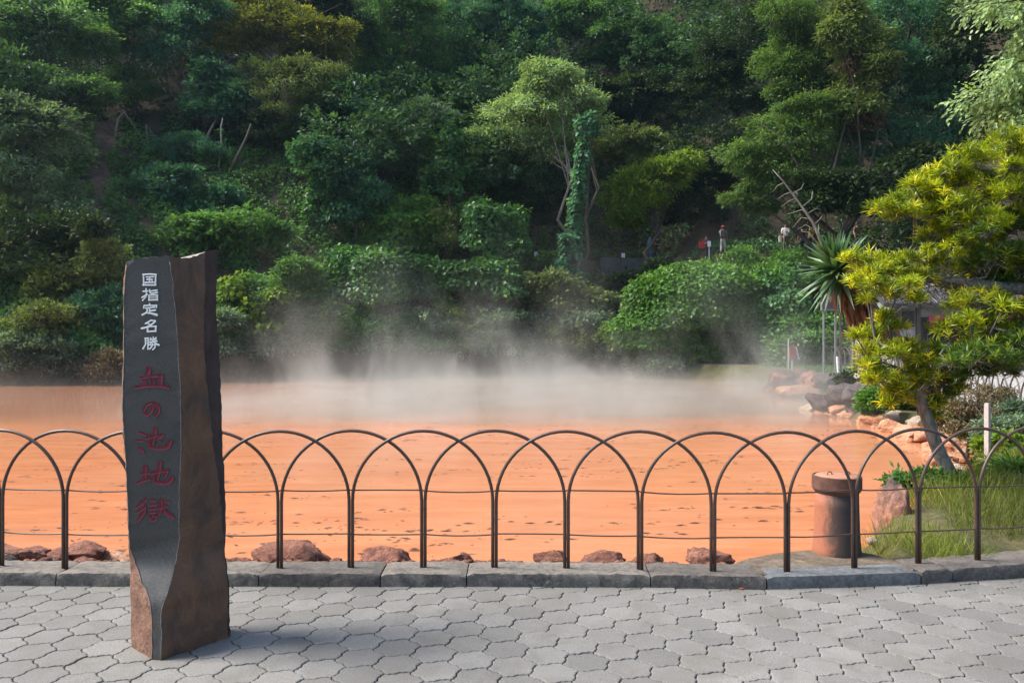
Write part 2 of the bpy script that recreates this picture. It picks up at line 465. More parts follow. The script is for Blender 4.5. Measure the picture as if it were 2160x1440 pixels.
S_L = [0, 1, 3, 60, 110]; Z_L = [0, 1.0, 2.4, 54, 70]
S_R = [0, 1, 7.6, 8.3, 8.6, 11.6, 60, 110]; Z_R = [0, 1.0, 4.6, 5.2, 6.35, 6.5, 56, 72]
def terrain(x, y):
    x = np.asarray(x, float); y = np.asarray(y, float)
    s = y - yfar(x)
    zl = np.interp(s, S_L, Z_L); k2 = np.clip((x - 10) / 5, 0, 1); zr = np.interp(np.where(s < 11.6, s / (1 - 0.42 * k2), s + 4.87 * k2), S_R, Z_R)
    k = np.clip((x - 1.0) / 4.0, 0, 1)
    lift = np.clip((x - 14) / 8, 0, 1) * np.clip(s / 8, 0, 1) * 0.8
    zh = zl * (1 - k) + zr * k + lift
    amp = np.clip(s / 12, 0, 1) * np.where((s > 8) & (s < 12) & (x > 1), 0.15, 0.55)
    zh = zh + hashn(x, y, 0.35) * amp
    sd_ = pool_sd(x, y)
    flat = 0.08 + 0.4 * np.clip((y - 24) / 14, 0, 1)
    near = np.clip((y - 5.4) / 1.2, 0, 1)
    flat = flat * near + 0.03 * (1 - near)
    mound = 0.22 * np.exp(-(((x - 5.2) / 2.0) ** 2 + ((y - 8.2) / 1.7) ** 2))
    flat = flat + mound * np.clip(sd_ / 0.6, 0, 1)
    bank = WZ - 0.02 + np.clip(sd_ / 0.28, 0, 1) * (flat - WZ)
    bed = WZ - np.clip(-sd_ * 0.7, 0, 1.2)
    z = np.where(sd_ < 0, bed, bank)
    return z + np.where(s > 0, zh, 0)

def tz(x, y): return float(terrain(np.array([x]), np.array([y]))[0])

def place(px, py, h):
    """depth at which the ray through (px,py) is h above the ground"""
    lo, hi = 30.0, 110.0
    ys = np.linspace(lo, hi, 321)
    d = (EYE - (py - CY) / F * ys) - h - terrain((px - CX) / F * ys, ys)
    idx = np.where(d < 0)[0]
    return float(ys[idx[0]]) if len(idx) else 80.0

xs = np.concatenate([np.arange(-120, -40, 3.0), np.arange(-40, -4, 0.7), np.arange(-4, 14, 0.22), np.arange(14, 36, 0.7), np.arange(36, 121, 3.0)])
ys = np.concatenate([np.arange(5.42, 24, 0.22), np.arange(24, 72, 0.5), np.arange(72, 160, 3.0)])
gx, gy = np.meshgrid(xs, ys)
gz = terrain(gx, gy)
V = np.stack([gx.ravel(), gy.ravel(), gz.ravel()], 1)
nx, ny = len(xs), len(ys)
I = np.arange((ny - 1) * (nx - 1)); i0 = (I // (nx - 1)) * nx + I % (nx - 1)
Q = np.stack([i0, i0 + 1, i0 + nx + 1, i0 + nx], 1)
me = mesh_np('hillside', V, Q, M['soil'], True)
me.materials.append(M['turf']); me.materials.append(M['gully'])
cxq = V[Q].mean(1)
s_q = cxq[:, 1] - yfar(cxq[:, 0])
mi = np.where(s_q < -0.3, 1, 0)
# bare earth gully on the left of the slope
pxq = cxq[:, 0] / cxq[:, 1] * F + CX; pyq = CY - (cxq[:, 2] - EYE) / cxq[:, 1] * F
gul = (np.abs(cxq[:, 0] - np.interp(cxq[:, 1], [36, 44, 52, 60], [-19.5, -23.0, -26.5, -27.0])) < 0.8) & (s_q > 2) & (cxq[:, 1] < 56)
mi = np.where(gul, 2, mi)
me.polygons.foreach_set('material_index', mi.astype(np.int32))
hill = tag(obj('hillside', me), 'wooded hillside rising steeply behind the pond', None, None, 'structure')

wm = mesh_py('pool_water', [(-45, 5.6, WZ), (14, 5.6, WZ), (14, 46, WZ), (-45, 46, WZ)], [(0, 1, 2, 3)], M['water'])
tag(obj('pool_water', wm), 'opaque orange hot spring water of the pond', None, None, 'structure')

pv = obj('pavement', mesh_py('pavement', [(-80, -80, -0.02), (80, -80, -0.02), (80, 5.3, -0.02), (-80, 5.3, -0.02)], [(0, 1, 2, 3)], M['joint']))
tag(pv, 'grey interlocking paved terrace in front of the pond', None, None, 'structure')

# ------------------------------------------------------------------ kerb
KP = [(-2200, 1232), (-900, 1232), (-300, 1233), (0, 1234), (275, 1236), (540, 1236), (800, 1236.5), (985, 1236.5), (1180, 1237), (1373, 1238.5),
      (1500, 1241), (1617, 1243), (1780, 1238), (1943, 1232), (2005, 1227.5), (2160, 1217), (2400, 1190), (2700, 1145), (3100, 1080)]
KXY = np.array([gnd(a, b)[:2] for a, b in KP]); KPX = np.array([a for a, b in KP], float)
def kerb_pt(px):
    return np.array([np.interp(px, KPX, KXY[:, 0]), np.interp(px, KPX, KXY[:, 1])])
def kerb_nrm(px):
    t = kerb_pt(px + 6) - kerb_pt(px - 6); t /= np.linalg.norm(t)
    return np.array([-t[1], t[0]])
kerb = tag(bpy.data.objects.new('kerb', None), 'low stone kerb between paving and pond', None, None, 'structure'); link(kerb)
def kerb_piece(name, a, b, mat, h=0.085, w_=0.29, rough=1.0, label=None, rnd=0.013):
    n = max(6, int((b - a) / 14))
    prof = [(0.0, -0.08), (0.0, h * 0.35), (0.0, h * 0.72), (rnd * 0.3, h - rnd * 0.3), (rnd, h), (w_ * 0.35, h), (w_ * 0.65, h), (w_ - rnd, h), (w_, h - rnd), (w_, -0.3)]
    V = []
    rs = np.random.RandomState(int(abs(a)) + 3)
    for i in range(n + 1):
        px = a + (b - a) * i / n
        endf = min(i, n - i) / n * (b - a) / 14
        p = kerb_pt(px); nr = kerb_nrm(px)
        e = 0.012 if endf < 0.5 else 0.0
        for j, (d, z) in enumerate(prof):
            jit = rs.normal(0, 0.0024 * rough, 3)
            zz = z - (e if 2 < j < 9 else 0) + (jit[2] if 1 < j < 9 else 0)
            q = p + nr * (d + jit[0])
            V.append((q[0] + (0.004 if i == 0 else -0.004 if i == n else jit[1]), q[1], zz))
    m_ = len(prof)
    Fc = [(i * m_ + j, (i + 1) * m_ + j, (i + 1) * m_ + j + 1, i * m_ + j + 1) for i in range(n) for j in range(m_ - 1)]
    Fc += [tuple(range(m_)), tuple(n * m_ + j for j in range(m_ - 1, -1, -1))]
    o = obj(name, mesh_py(name, V, Fc, mat, True), kerb)
    mod = o.modifiers.new('edge', 'EDGE_SPLIT'); mod.split_angle = R(42)
    if label: o['label'] = label
    return o
for a, b, mt in ((-2200, -1500, 'kerb'), (-1500, -820, 'kerb'), (-820, -330, 'kerb'), (-330, 118, 'kerb'), (118, 545, 'kerb'), (545, 802, 'kerbdark'), (802, 984, 'kerb'),
                 (984, 1372, 'kerb'), (1372, 1617, 'kerbdark')):
    kerb_piece('kerb_stone', a, b, M[mt])
kerb_piece('concrete_kerb', 1618, 1943, M['kerbconc'], 0.082, 0.2, 0.25, 'smooth grey concrete stretch of the kerb', 0.008)
for a, b in ((1944, 2010), (2010, 2330), (2330, 2700), (2700, 3100)):
    kerb_piece('kerb_stone', a, b, M['kerbdark'], 0.09)

# ------------------------------------------------------------------ pavers
PITCH = 0.2165; a_hex = PITCH / math.sqrt(3)
ROT = R(8.4)
def paver_mesh(name, var):
    rs = np.random.RandomState(var)
    ring = []
    for e in range(6):
        a0, a1 = R(60 * e), R(60 * e + 60)
        p0 = np.array((math.cos(a0), math.sin(a0))) * a_hex; p1 = np.array((math.cos(a1), math.sin(a1))) * a_hex
        nrm = (p0 + p1); nrm /= np.linalg.norm(nrm)
        for k in range(8):
            t = k / 8
            f = 0.0098 * (0.75 * math.sin(2 * math.pi * t) + 0.3 * math.sin(6 * math.pi * t))
            ring.append(p0 + (p1 - p0) * t + nrm * f)
    ring = np.array(ring)
    chip = 1 + rs.normal(0, 0.004, len(ring))
    def ins(d, j=1.0): return ring * (1 - d / a_hex) * (1 + (chip[:, None] - 1) * j)
    n = len(ring); V = []
    for d, z in ((0.0034, -0.05), (0.0034, -0.007), (0.006, -0.002), (0.012, 0.0)):
        V += [(p[0], p[1], z) for p in ins(d)]
    Fc = [(r * n + k, r * n + (k + 1) % n, (r + 1) * n + (k + 1) % n, (r + 1) * n + k) for r in range(3) for k in range(n)]
    Fc.append(tuple(3 * n + k for k in range(n)))
    me = mesh_py(name, V, Fc, M['paver'])
    return me, np.array(V), Fc
PM = [paver_mesh('paver', v) for v in (1, 2, 3)]
c0 = gnd(838, 1332)[:2]
ex = np.array((math.cos(ROT), math.sin(ROT))); ey = np.array((-math.sin(ROT), math.cos(ROT)))
cells = []
for i in range(-60, 61):
    for j in range(-60, 61):
        p = c0 + ex * (i * 1.5 * a_hex) + ey * ((j + 0.5 * (i % 2)) * PITCH)
        if not (-7 < p[0] < 7 and 2.2 < p[1] < 6.4): continue
        # kept on the near side of the kerb
        pxk = np.interp(p[0], KXY[:, 0], KPX); kp = kerb_pt(pxk); kn = kerb_nrm(pxk)
        dk = float(np.dot(p - kp, kn))
        if dk > 0.10: continue
        px = p[0] / p[1] * F + CX; py = CY + EYE * F / p[1]
        seen = -45 < px < 2205 and py < 1475
        cells.append((0 if seen else 1, (px - CX) ** 2 * 0 + p[1], p))
cells.sort(key=lambda c: (c[0], c[1]))
rest_v, rest_f = [], []
ml_, vl_, fl_ = paver_mesh('paver_simple', 4)
bpy.data.meshes.remove(ml_)
sel = list(range(0, 48, 2)); vl_ = np.concatenate([vl_[48:96][sel], vl_[144:192][sel]]); nl = 24
fl_ = [(k, (k + 1) % nl, nl + (k + 1) % nl, nl + k) for k in range(nl)] + [tuple(nl + k for k in range(nl))]
for k, (u, _, p) in enumerate(cells):
    rz = ROT + R(60) * random.randrange(6)
    if k < 300:
        o = obj('paver', PM[k % 3][0], pv, (p[0], p[1], random.uniform(-0.002, 0.0015)))
        o.rotation_euler = (random.gauss(0, 0.006), random.gauss(0, 0.006), rz)
    else:
        ca, sa = math.cos(rz), math.sin(rz)
        q = np.stack([vl_[:, 0] * ca - vl_[:, 1] * sa + p[0], vl_[:, 0] * sa + vl_[:, 1] * ca + p[1], vl_[:, 2]], 1)
        n0 = len(rest_v); rest_v += q.tolist(); rest_f += [tuple(x + n0 for x in f) for f in fl_]
if rest_v:
    tag(obj('paving', mesh_py('paving', rest_v, rest_f, M['paver']), pv), kind='stuff')
print('pavers', len(cells))

# ------------------------------------------------------------------ leaves
def unit(a):
    return a / (np.linalg.norm(a, axis=-1, keepdims=True) + 1e-9)

def leaf_arrays(P, D, N, L, W, fold=0.12):
    n = len(P)
    D = unit(D); S = unit(np.cross(D, N)); N = unit(np.cross(S, D))
    L = np.broadcast_to(np.asarray(L, float), (n,))[:, None]; W = np.broadcast_to(np.asarray(W, float), (n,))[:, None]
    mid = P + D * L * 0.48
    V = np.stack([P, mid + S * W * 0.5 + N * W * fold, P + D * L - N * L * 0.08, mid - S * W * 0.5 + N * W * fold], 1).reshape(-1, 3)
    Q = (np.arange(n) * 4)[:, None] + np.arange(4)[None]
    return V, Q

class Leaves:
    def __init__(s): s.P = []; s.D = []; s.N = []; s.L = []; s.W = []; s.r = []
    def add(s, P, D, N, L, W, r):
        n = len(P)
        s.P.append(P); s.D.append(D); s.N.append(N); s.L.append(np.broadcast_to(L, (n,))); s.W.append(np.broadcast_to(W, (n,))); s.r.append(np.broadcast_to(r, (n,)))
    def mesh(s, name, mat, fold=0.12):
        P = np.concatenate(s.P)
        V, Q = leaf_arrays(P, np.concatenate(s.D), np.concatenate(s.N), np.concatenate(s.L), np.concatenate(s.W), fold)
        return mesh_np(name, V, Q, mat, False, np.clip(np.concatenate(s.r), 0, 1))
    def count(s): return sum(len(p) for p in s.P)

UP = np.array((0, 0, 1.0))
def rand_dirs(rs, n):
    return unit(rs.normal(0, 1, (n, 3)))

def pads_on(rs, c, rad, n, lower=-0.35, rmin=0.6):
    """centres of leaf pads spread through the outer part of an ellipsoid"""
    d = rand_dirs(rs, n * 3)
    d = d[d[:, 2] > lower][:n]
    k = rs.uniform(rmin, 1.0, len(d))[:, None] ** 0.6
    return c + d * rad * k, d

def foliage(lv, rs, c, rad, style, leaf, cover=1.5, lumpy=0.12):
    """fills one ellipsoid blob with leaf pads"""
    c = np.asarray(c, float); rad = np.asarray(rad, float)
    area = 4 * math.pi * ((rad[0] * rad[1]) ** 1.6 / 3 + (rad[0] * rad[2]) ** 1.6 / 3 + (rad[1] * rad[2]) ** 1.6 / 3) ** (1 / 1.6)
    L, W = leaf
    nleaf = int(min(26000, cover * area / (L * W * 0.5)))
    if style == 'kudzu':
        d = rand_dirs(rs, nleaf * 2); d = d[d[:, 2] > -0.5][:nleaf]; d = d[d[:, 1] < 0.5]
        ph = rs.uniform(0, 6, 3)
        lump = 1 + lumpy * (np.sin(d[:, 0] * 5 + ph[0]) + np.sin(d[:, 1] * 6 + ph[1]) + np.sin(d[:, 2] * 7 + ph[2]))
        k = lump * np.where(rs.rand(len(d)) < 0.8, rs.normal(1, 0.035, len(d)), rs.uniform(0.7, 1, len(d)))
        P = c + d * rad * k[:, None]
        N = unit(d / rad * rad.min() * 0.7 + UP * 0.7 + rs.normal(0, 0.38, d.shape))
        D = unit(d * 0.5 - UP * 0.55 + rs.normal(0, 0.5, d.shape))
        lv.add(P, D, N, rs.uniform(0.7, 1.25, len(d)) * L, rs.uniform(0.7, 1.2, len(d)) * W, np.clip(rs.beta(2, 3, len(d)) + (lump - 1) * 0.7, 0, 1))
        return
    flat = {'layer': 0.16, 'broad': 0.5, 'feather': 0.4, 'conifer': 0.8, 'twiggy': 0.7}[style]
    pr = {'layer': 0.46, 'broad': 0.34, 'feather': 0.36, 'conifer': 0.30, 'twiggy': 0.42}[style] * (rad[0] * rad[2]) ** 0.5
    pr = min(pr, 1.3)
    npad = int(max(6, 1.75 * area / (math.pi * pr * pr)))
    pc, pd = pads_on(rs, c, rad, npad, -0.45 if style != 'layer' else -0.7, 0.4)
    pc = pc + rs.normal(0, 0.16, pc.shape) * rad
    per = max(8, nleaf // max(1, len(pc)))
    front = pd[:, 1] < 0.4                       # the far side of a crown, against the slope, carries no leaves
    pc, pd = pc[front], pd[front]
    nt_ = 14                                   # leaves of one tuft
    for q, dq in zip(pc, pd):
        k_ = max(2, per // nt_)
        s = pr * rs.uniform(0.65, 1.3)
        tc = rs.normal(0, 0.52, (k_, 3)) * np.array((s, s, s * flat))
        if style == 'layer': tc[:, 2] -= 0.12 * (tc[:, 0] ** 2 + tc[:, 1] ** 2) / s
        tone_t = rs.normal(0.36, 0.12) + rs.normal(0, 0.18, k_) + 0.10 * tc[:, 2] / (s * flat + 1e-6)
        g = np.repeat(tc, nt_, 0) + rs.normal(0, 1.0, (k_ * nt_, 3)) * np.array((0.62, 0.62, 0.42)) * L
        per_ = len(g); tone = np.repeat(tone_t, nt_)
        P = q + g
        out = unit(g * np.array((1, 1, 0.4)) + dq * 0.4 * s)
        if style in ('layer',):
            D = out + rs.normal(0, 0.35, g.shape) - UP * 0.25; N = UP + rs.normal(0, 0.3, g.shape)
        elif style == 'feather':
            D = out * 0.8 - UP * 0.3 + rs.normal(0, 0.45, g.shape); N = UP * 0.8 + dq * 0.3 + rs.normal(0, 0.45, g.shape)
        elif style == 'conifer':
            D = out * 0.7 + UP * 0.25 + rs.normal(0, 0.5, g.shape); N = dq + UP * 0.4 + rs.normal(0, 0.7, g.shape)
        elif style == 'twiggy':
            D = out * 0.6 + UP * 0.3 + rs.normal(0, 0.6, g.shape); N = dq * 0.5 + UP * 0.5 + rs.normal(0, 0.8, g.shape)
        else:
            D = out * 0.8 - UP * 0.1 + rs.normal(0, 0.45, g.shape); N = UP * 0.7 + dq * 0.45 + rs.normal(0, 0.5, g.shape)
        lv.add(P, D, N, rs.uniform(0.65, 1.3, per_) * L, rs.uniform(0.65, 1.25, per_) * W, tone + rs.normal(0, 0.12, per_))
    return pc

def limbs(mb, rs, base, top, centre, tips, r0):
    """tapered trunk with limbs reaching out to leaf pads"""
    base, top = np.asarray(base, float), np.asarray(top, float)
    k = 7
    side = rs.normal(0, 0.05, (k, 3)) * np.linalg.norm(top - base); side[0] = 0; side[-1] *= 0.3
    P = [base + (top - base) * i / (k - 1) + side[i] * np.array((1, 1, 0.2)) for i in range(k)]
    rr = [r0 * (1.25 if i == 0 else 1 - 0.72 * i / (k - 1)) for i in range(k)]
    mb.tube(P, rr, 7)
    for t in tips:
        f = rs.uniform(0.45, 0.95)
        i = min(k - 2, int(f * (k - 1))); s = P[i] + (P[i + 1] - P[i]) * (f * (k - 1) - i)
        m1 = s + (t - s) * 0.5 + np.array((0, 0, 0.12)) * np.linalg.norm(t - s) + rs.normal(0, 0.06, 3) * np.linalg.norm(t - s)
        mb.tube([s, s * 0.45 + m1 * 0.55, m1, m1 * 0.4 + t * 0.6, t], [r0 * 0.32, r0 * 0.26, r0 * 0.19, r0 * 0.12, r0 * 0.05], 5, False)

STY = {  # leaf length, width, cover
    'layer': ((0.25, 0.115), 1.5), 'broad': ((0.26, 0.14), 1.6), 'feather': ((0.28, 0.08), 1.6),
    'conifer': ((0.25, 0.085), 1.6), 'twiggy': ((0.20, 0.10), 1.5), 'kudzu': ((0.28, 0.25), 2.3)}

def plant(name, label, cat, blobs, style, leafm, Y=None, h=5.0, trunk=None, r0=0.16, seed=1, group=None, lean=0.0,
          cover=1.0, scale=1.0, bark='bark', wood=True, tips=9, deep=0.9, crownname='crown', trunkname='trunk', base=None, extra=None, lumpy=0.12):
    """blobs in photo pixels (cx, cy, half width, half height[, depth offset]); everything is built at real depth"""
    rs = np.random.RandomState(seed)
    if style != 'kudzu': scale = scale * rs.uniform(0.85, 1.22)
    if Y is None: Y = place(blobs[0][0], blobs[0][1], h)
    lv = Leaves(); allp = []
    cen = []
    if style not in ('kudzu',):
        more = []
        for b in blobs:
            if b[2] < 34: continue
            for _ in range(4):
                a = rs.uniform(0, 2 * math.pi); f = rs.uniform(0.45, 0.6)
                more.append((b[0] + math.cos(a) * b[2] * 0.75, b[1] + math.sin(a) * b[3] * 0.75, b[2] * f * rs.uniform(0.9, 1.25), b[3] * f * rs.uniform(0.5, 0.9), (b[4] if len(b) > 4 else 0) + rs.normal(0, 0.5)))
        blobs = [(b[0], b[1], b[2] * (0.86 if b[2] >= 34 else 1), b[3] * (0.86 if b[2] >= 34 else 1)) + tuple(b[4:]) for b in blobs] + more
        cover = cover * 0.68
    for b in blobs:
        yy = Y + (b[4] if len(b) > 4 else 0)
        c = at(b[0], b[1], yy); rx = b[2] * yy / F; rz = b[3] * yy / F
        ry = max(0.5 * rz, min(rx, 1.6 * rz) * deep)
        cen.append((c, np.array((rx, ry, rz))))
        lf, cv = STY[style]
        pc = foliage(lv, rs, c, (rx, ry, rz), style, (lf[0] * scale, lf[1] * scale), cv * cover, lumpy)
        if pc is not None: allp.append(pc)
    c, rr = cen[0]
    if base is None:
        if trunk is not None:
            by = Y - 0.75 * min(blobs[0][2], blobs[0][3] * 1.4) * Y / F; bx = (trunk[0] - CX) / F * by
        else:
            bx, by = c[0] + lean, c[1] + 0.2
        base = np.array((bx, by, tz(bx, by) - 0.15))
    root = empty(name, base, label, cat, group)
    if wood:
        mb = MB()
        top = c + np.array((0, 0, rr[2] * 0.55))
        ap = np.concatenate(allp) if allp else c + rand_dirs(rs, 30) * rr * 0.8
        tp = ap[rs.choice(len(ap), min(tips, len(ap)), False)]
        limbs(mb, rs, np.zeros(3), top - base, c - base, [t - base for t in tp], r0)
        mb.build(trunkname, M[bark], root, True)
    me = lv.mesh(crownname, LM[leafm])
    me.transform(Matrix.Translation(-Vector(base)))
    obj(crownname, me, root)
    if extra: extra(root, rs, base, cen)
    return root
# ------------------------------------------------------------------ far forest and ground cover
def forest():
    rs = np.random.RandomState(5)
    lv = Leaves(); n = 0
    pts = []
    tries = 0
    while len(pts) < 215 and tries < 9000:
        tries += 1
        x = rs.uniform(-62, 62); s = rs.uniform(7, 62)
        y = yfar(x) + s
        px = x / y * F + CX
        if not (-250 < px < 2420): continue
        if 170 < px < 700 and s < 19: continue
        if x > 1 and s < 15: continue
        if any((x - a) ** 2 + (y - b) ** 2 < (2.4 + 0.015 * s) ** 2 for a, b in pts): continue
        pts.append((x, y))
    for x, y in pts:
        hgt = rs.uniform(3.5, 7.5); r = rs.uniform(2.0, 3.3)
        c = np.array((x, y, tz(x, y) + hgt))
        foliage(lv, rs, c, (r, r, r * rs.uniform(0.8, 1.25)), 'broad', (0.34, 0.19), 0.85)
    print('forest', lv.count())
    o = obj('forest', lv.mesh('forest', LM['wood']))
    tag(o, 'dark evergreen woodland massed over the upper hillside', None, None, 'stuff')
forest()

def undergrowth():
    rs = np.random.RandomState(9)
    def scatter(n, x0, x1, s0, s1, L, W, hh, mat, name, label, clump=2.0, thr=-0.2, keep=None):
        x = rs.uniform(x0, x1, n); y = yfar(x) + s0 + (s1 - s0) * rs.rand(n) ** 1.3
        nz = np.sin(x * 1.9 / clump * 2 + 1) * np.cos(y * 2.3 / clump * 2) + 0.6 * np.sin(x * 4.1 / clump + y * 3.3 / clump)
        ok = nz > thr - rs.rand(n) * 0.9
        gulx = np.interp(y, [36, 44, 52, 60], [-19.5, -23.0, -26.5, -27.0])
        ok &= ~((np.abs(x - gulx) < 0.45 + 0.3 * np.sin(y * 2)) & (y < 56) & (y - yfar(x) > 3))
        if keep is not None: ok &= keep(x, y)
        x, y, nz = x[ok], y[ok], nz[ok]; m = len(x)
        z = terrain(x, y) + hh * rs.rand(m) ** 0.7 * (0.5 + 0.5 * np.clip(nz + 0.6, 0, 1.5))
        P = np.stack([x, y, z], 1)
        N = np.array((0, -0.55, 0.8)) + rs.normal(0, 0.42, (m, 3))
        D = np.array((0, -0.6, -0.35)) + rs.normal(0, 0.6, (m, 3))
        lv = Leaves(); lv.add(P, D, N, rs.uniform(0.7, 1.3, m) * L, rs.uniform(0.7, 1.3, m) * W, 0.3 + 0.14 * nz + rs.normal(0, 0.18, m))
        print(name, m)
        tag(obj(name, lv.mesh(name, mat)), label, None, None, 'stuff')
    scatter(95000, -36, 2.5, 0.5, 17, 0.24, 0.16, 0.75, LM['broad'], 'ground_cover', 'low leafy ground cover over the lower left slope')
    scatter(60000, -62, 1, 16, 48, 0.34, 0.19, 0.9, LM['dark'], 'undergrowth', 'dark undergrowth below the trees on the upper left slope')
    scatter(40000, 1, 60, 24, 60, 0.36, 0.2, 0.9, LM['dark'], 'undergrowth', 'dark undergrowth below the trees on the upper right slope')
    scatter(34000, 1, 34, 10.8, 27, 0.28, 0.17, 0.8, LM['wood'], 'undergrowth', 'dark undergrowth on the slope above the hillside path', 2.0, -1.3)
    scatter(30000, 0, 22, 0.3, 8.3, 0.20, 0.14, 0.55, LM['kudzu'], 'ground_cover', 'leafy cover on the bank below the hillside path')
undergrowth()

# ------------------------------------------------------------------ trees and shrubs of the hillside, one by one
def twigs_extra(colr='barkpale', n=26, ln=1.8, up=0.2, r=0.014, part='twigs'):
    def f(root, rs, base, cen):
        mb = MB()
        for _ in range(n):
            c, rr = cen[rs.randint(len(cen))]
            d = rand_dirs(rs, 1)[0]; p = c + d * rr * rs.uniform(0.5, 0.9)
            q = p + (d * 0.6 + rand_dirs(rs, 1)[0] * 0.6 + np.array((0, -0.2, up))) * ln * rs.uniform(0.5, 1)
            m1 = (p + q) / 2 + rand_dirs(rs, 1)[0] * 0.15 * ln
            mb.tube([p - base, m1 - base, q - base], [r, r * 0.7, r * 0.3], 4, False)
        o = mb.build(part, M[colr], root, True)
        tag(o, kind='stuff')
    return f

T = plant
# upper left
T('tree', 'broad feathery crown filling the upper left corner', 'tree', [(70, 70, 135, 60), (185, 105, 55, 40, 1)], 'layer', 'maple', h=6.5, seed=1, trunk=(60, 0))
T('tree', 'layered green crown just below the corner tree at upper left', 'tree', [(95, 175, 120, 42), (190, 195, 48, 28)], 'layer', 'maple', h=5, seed=2)
T('tree', 'large bushy tree with pale leaf tips on the left edge', 'tree', [(40, 330, 125, 125), (85, 290, 75, 60, -0.5), (110, 430, 85, 70, -1)], 'layer', 'grey', h=3.6, seed=3, cover=1.3)
T('tree', 'dark lower bush under the large tree on the left edge', 'tree', [(50, 545, 130, 95), (150, 500, 60, 60)], 'twiggy', 'dark', Y=37.5, seed=4, cover=1.3)
T('tree', 'slender sapling with one small flat crown above the gully', 'tree', [(262, 172, 48, 26), (285, 190, 36, 18)], 'layer', 'maple', h=2.6, seed=5, r0=0.08)
T('tree', 'mid green round crown above the slender sapling', 'tree', [(275, 70, 66, 52), (240, 30, 60, 35)], 'broad', 'broad', h=6, seed=6)
T('tree', 'dusky blue green tree beside the yellowing tree', 'tree', [(380, 110, 70, 75), (420, 40, 60, 50)], 'broad', 'blue', h=5, seed=7)
T('tree', 'yellowing autumn tree with bare pale branches near the top', 'tree', [(590, 70, 120, 50), (505, 60, 70, 40), (675, 90, 60, 45, -0.5), (560, 20, 80, 30)], 'feather', 'autumn', h=6.5, seed=8, bark='barkpale', tips=22,
  extra=twigs_extra('barkpale', 46, 2.2, 0.1, 0.022), cover=0.8)
T('tree', 'olive tree with whitish twigs below the yellowing autumn tree', 'tree', [(590, 190, 85, 62), (655, 170, 60, 40)], 'feather', 'olive', h=4, seed=9, bark='barkpale', tips=18, extra=twigs_extra('barkpale', 34, 2.0, 0.1, 0.02), cover=0.75)
T('tree', 'small blue green tree above the fern slope', 'tree', [(445, 195, 62, 55), (470, 235, 45, 35)], 'broad', 'blue', h=3.2, seed=10, r0=0.1)
T('shrub', 'dark bush at the foot of the olive tree', 'shrub', [(590, 290, 80, 45), (530, 270, 50, 35)], 'twiggy', 'dark', h=1.2, seed=11)
T('shrub', 'grey green bush right of the gully head', 'shrub', [(400, 320, 70, 36)], 'twiggy', 'blue', h=0.8, seed=12)
T('shrub', 'low leafy bush in the middle of the fern slope', 'shrub', [(360, 400, 75, 42), (440, 430, 60, 35)], 'broad', 'blue', h=0.7, seed=13)
T('shrub', 'wide leafy bush on the fern slope above the stone pillar', 'shrub', [(420, 500, 90, 40), (530, 480, 70, 40)], 'broad', 'broad', h=0.7, seed=14)
# upper middle
def conifer_extra(root, rs, base, cen): pass
T('conifer', 'tall conifer with a grey trunk showing below its top clumps', 'tree', [(850, 40, 70, 48), (800, 90, 46, 40), (885, 110, 60, 42), (820, 155, 55, 36), (760, 175, 60, 42)], 'conifer', 'broad', h=8, trunk=(836, 0), seed=20, r0=0.2, tips=16)
T('conifer', 'clumpy conifer with bright tufts left of the pale feathery tree', 'tree', [(985, 70, 66, 60), (1000, 125, 50, 46), (960, 180, 60, 46), (1000, 205, 46, 40)], 'conifer', 'blue', h=6, trunk=(985, 0), seed=21, tips=16)
T('conifer', 'straight bare trunked conifer behind the pale feathery tree', 'tree', [(1080, 25, 70, 36), (1060, 75, 50, 36), (1110, 60, 40, 36), (1110, 120, 36, 30)], 'conifer', 'blue', h=10, trunk=(1070, 0), seed=22, r0=0.24)
T('conifer', 'small conifer bush at the foot of the clumpy conifers', 'tree', [(900, 205, 60, 45), (850, 230, 55, 40)], 'conifer', 'broad', h=2.8, seed=23)
T('conifer', 'rounded conifer clump under the bare trunked conifer', 'tree', [(985, 250, 60, 50), (940, 300, 45, 46)], 'conifer', 'broad', h=3, seed=24)
T('tree', 'dark tree between the yellowing tree and the tall conifer', 'tree', [(700, 215, 70, 60), (730, 290, 60, 60)], 'broad', 'blue', h=4, seed=25)
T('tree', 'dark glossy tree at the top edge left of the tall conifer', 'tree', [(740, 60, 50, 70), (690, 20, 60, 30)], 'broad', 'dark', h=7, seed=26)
T('tree', 'broadleaf tree with a lit yellow green left edge at the top', 'tree', [(1200, 45, 50, 42), (1170, 75, 26, 26), (1260, 25, 60, 40)], 'broad', 'broad', h=9, seed=27, tips=12)
T('tree', 'spreading broadleaf tree on a slim trunk, right of top centre', 'tree', [(1340, 85, 80, 46), (1290, 115, 50, 30), (1390, 125, 46, 28)], 'broad', 'broad', h=7, trunk=(1340, 0), seed=28, tips=14, cover=1.1)
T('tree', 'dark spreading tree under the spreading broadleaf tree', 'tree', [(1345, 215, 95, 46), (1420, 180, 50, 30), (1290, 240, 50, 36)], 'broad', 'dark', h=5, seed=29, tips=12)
T('tree', 'pale feathery tree lit in the middle of the hillside', 'tree', [(1170, 205, 80, 58), (1110, 265, 92, 54, -0.4), (1215, 255, 66, 54), (1060, 305, 60, 44, -0.6), (1150, 170, 56, 34), (1130, 310, 60, 34, -.3)], 'feather', 'pale', h=10.5, trunk=(1205, 0), seed=30, bark='barkpale', tips=18, r0=0.13, cover=1.15)
T('tree', 'olive green tree right of the vine covered trunk', 'tree', [(1320, 300, 62, 42), (1370, 330, 40, 28)], 'broad', 'olive', h=5, seed=31)
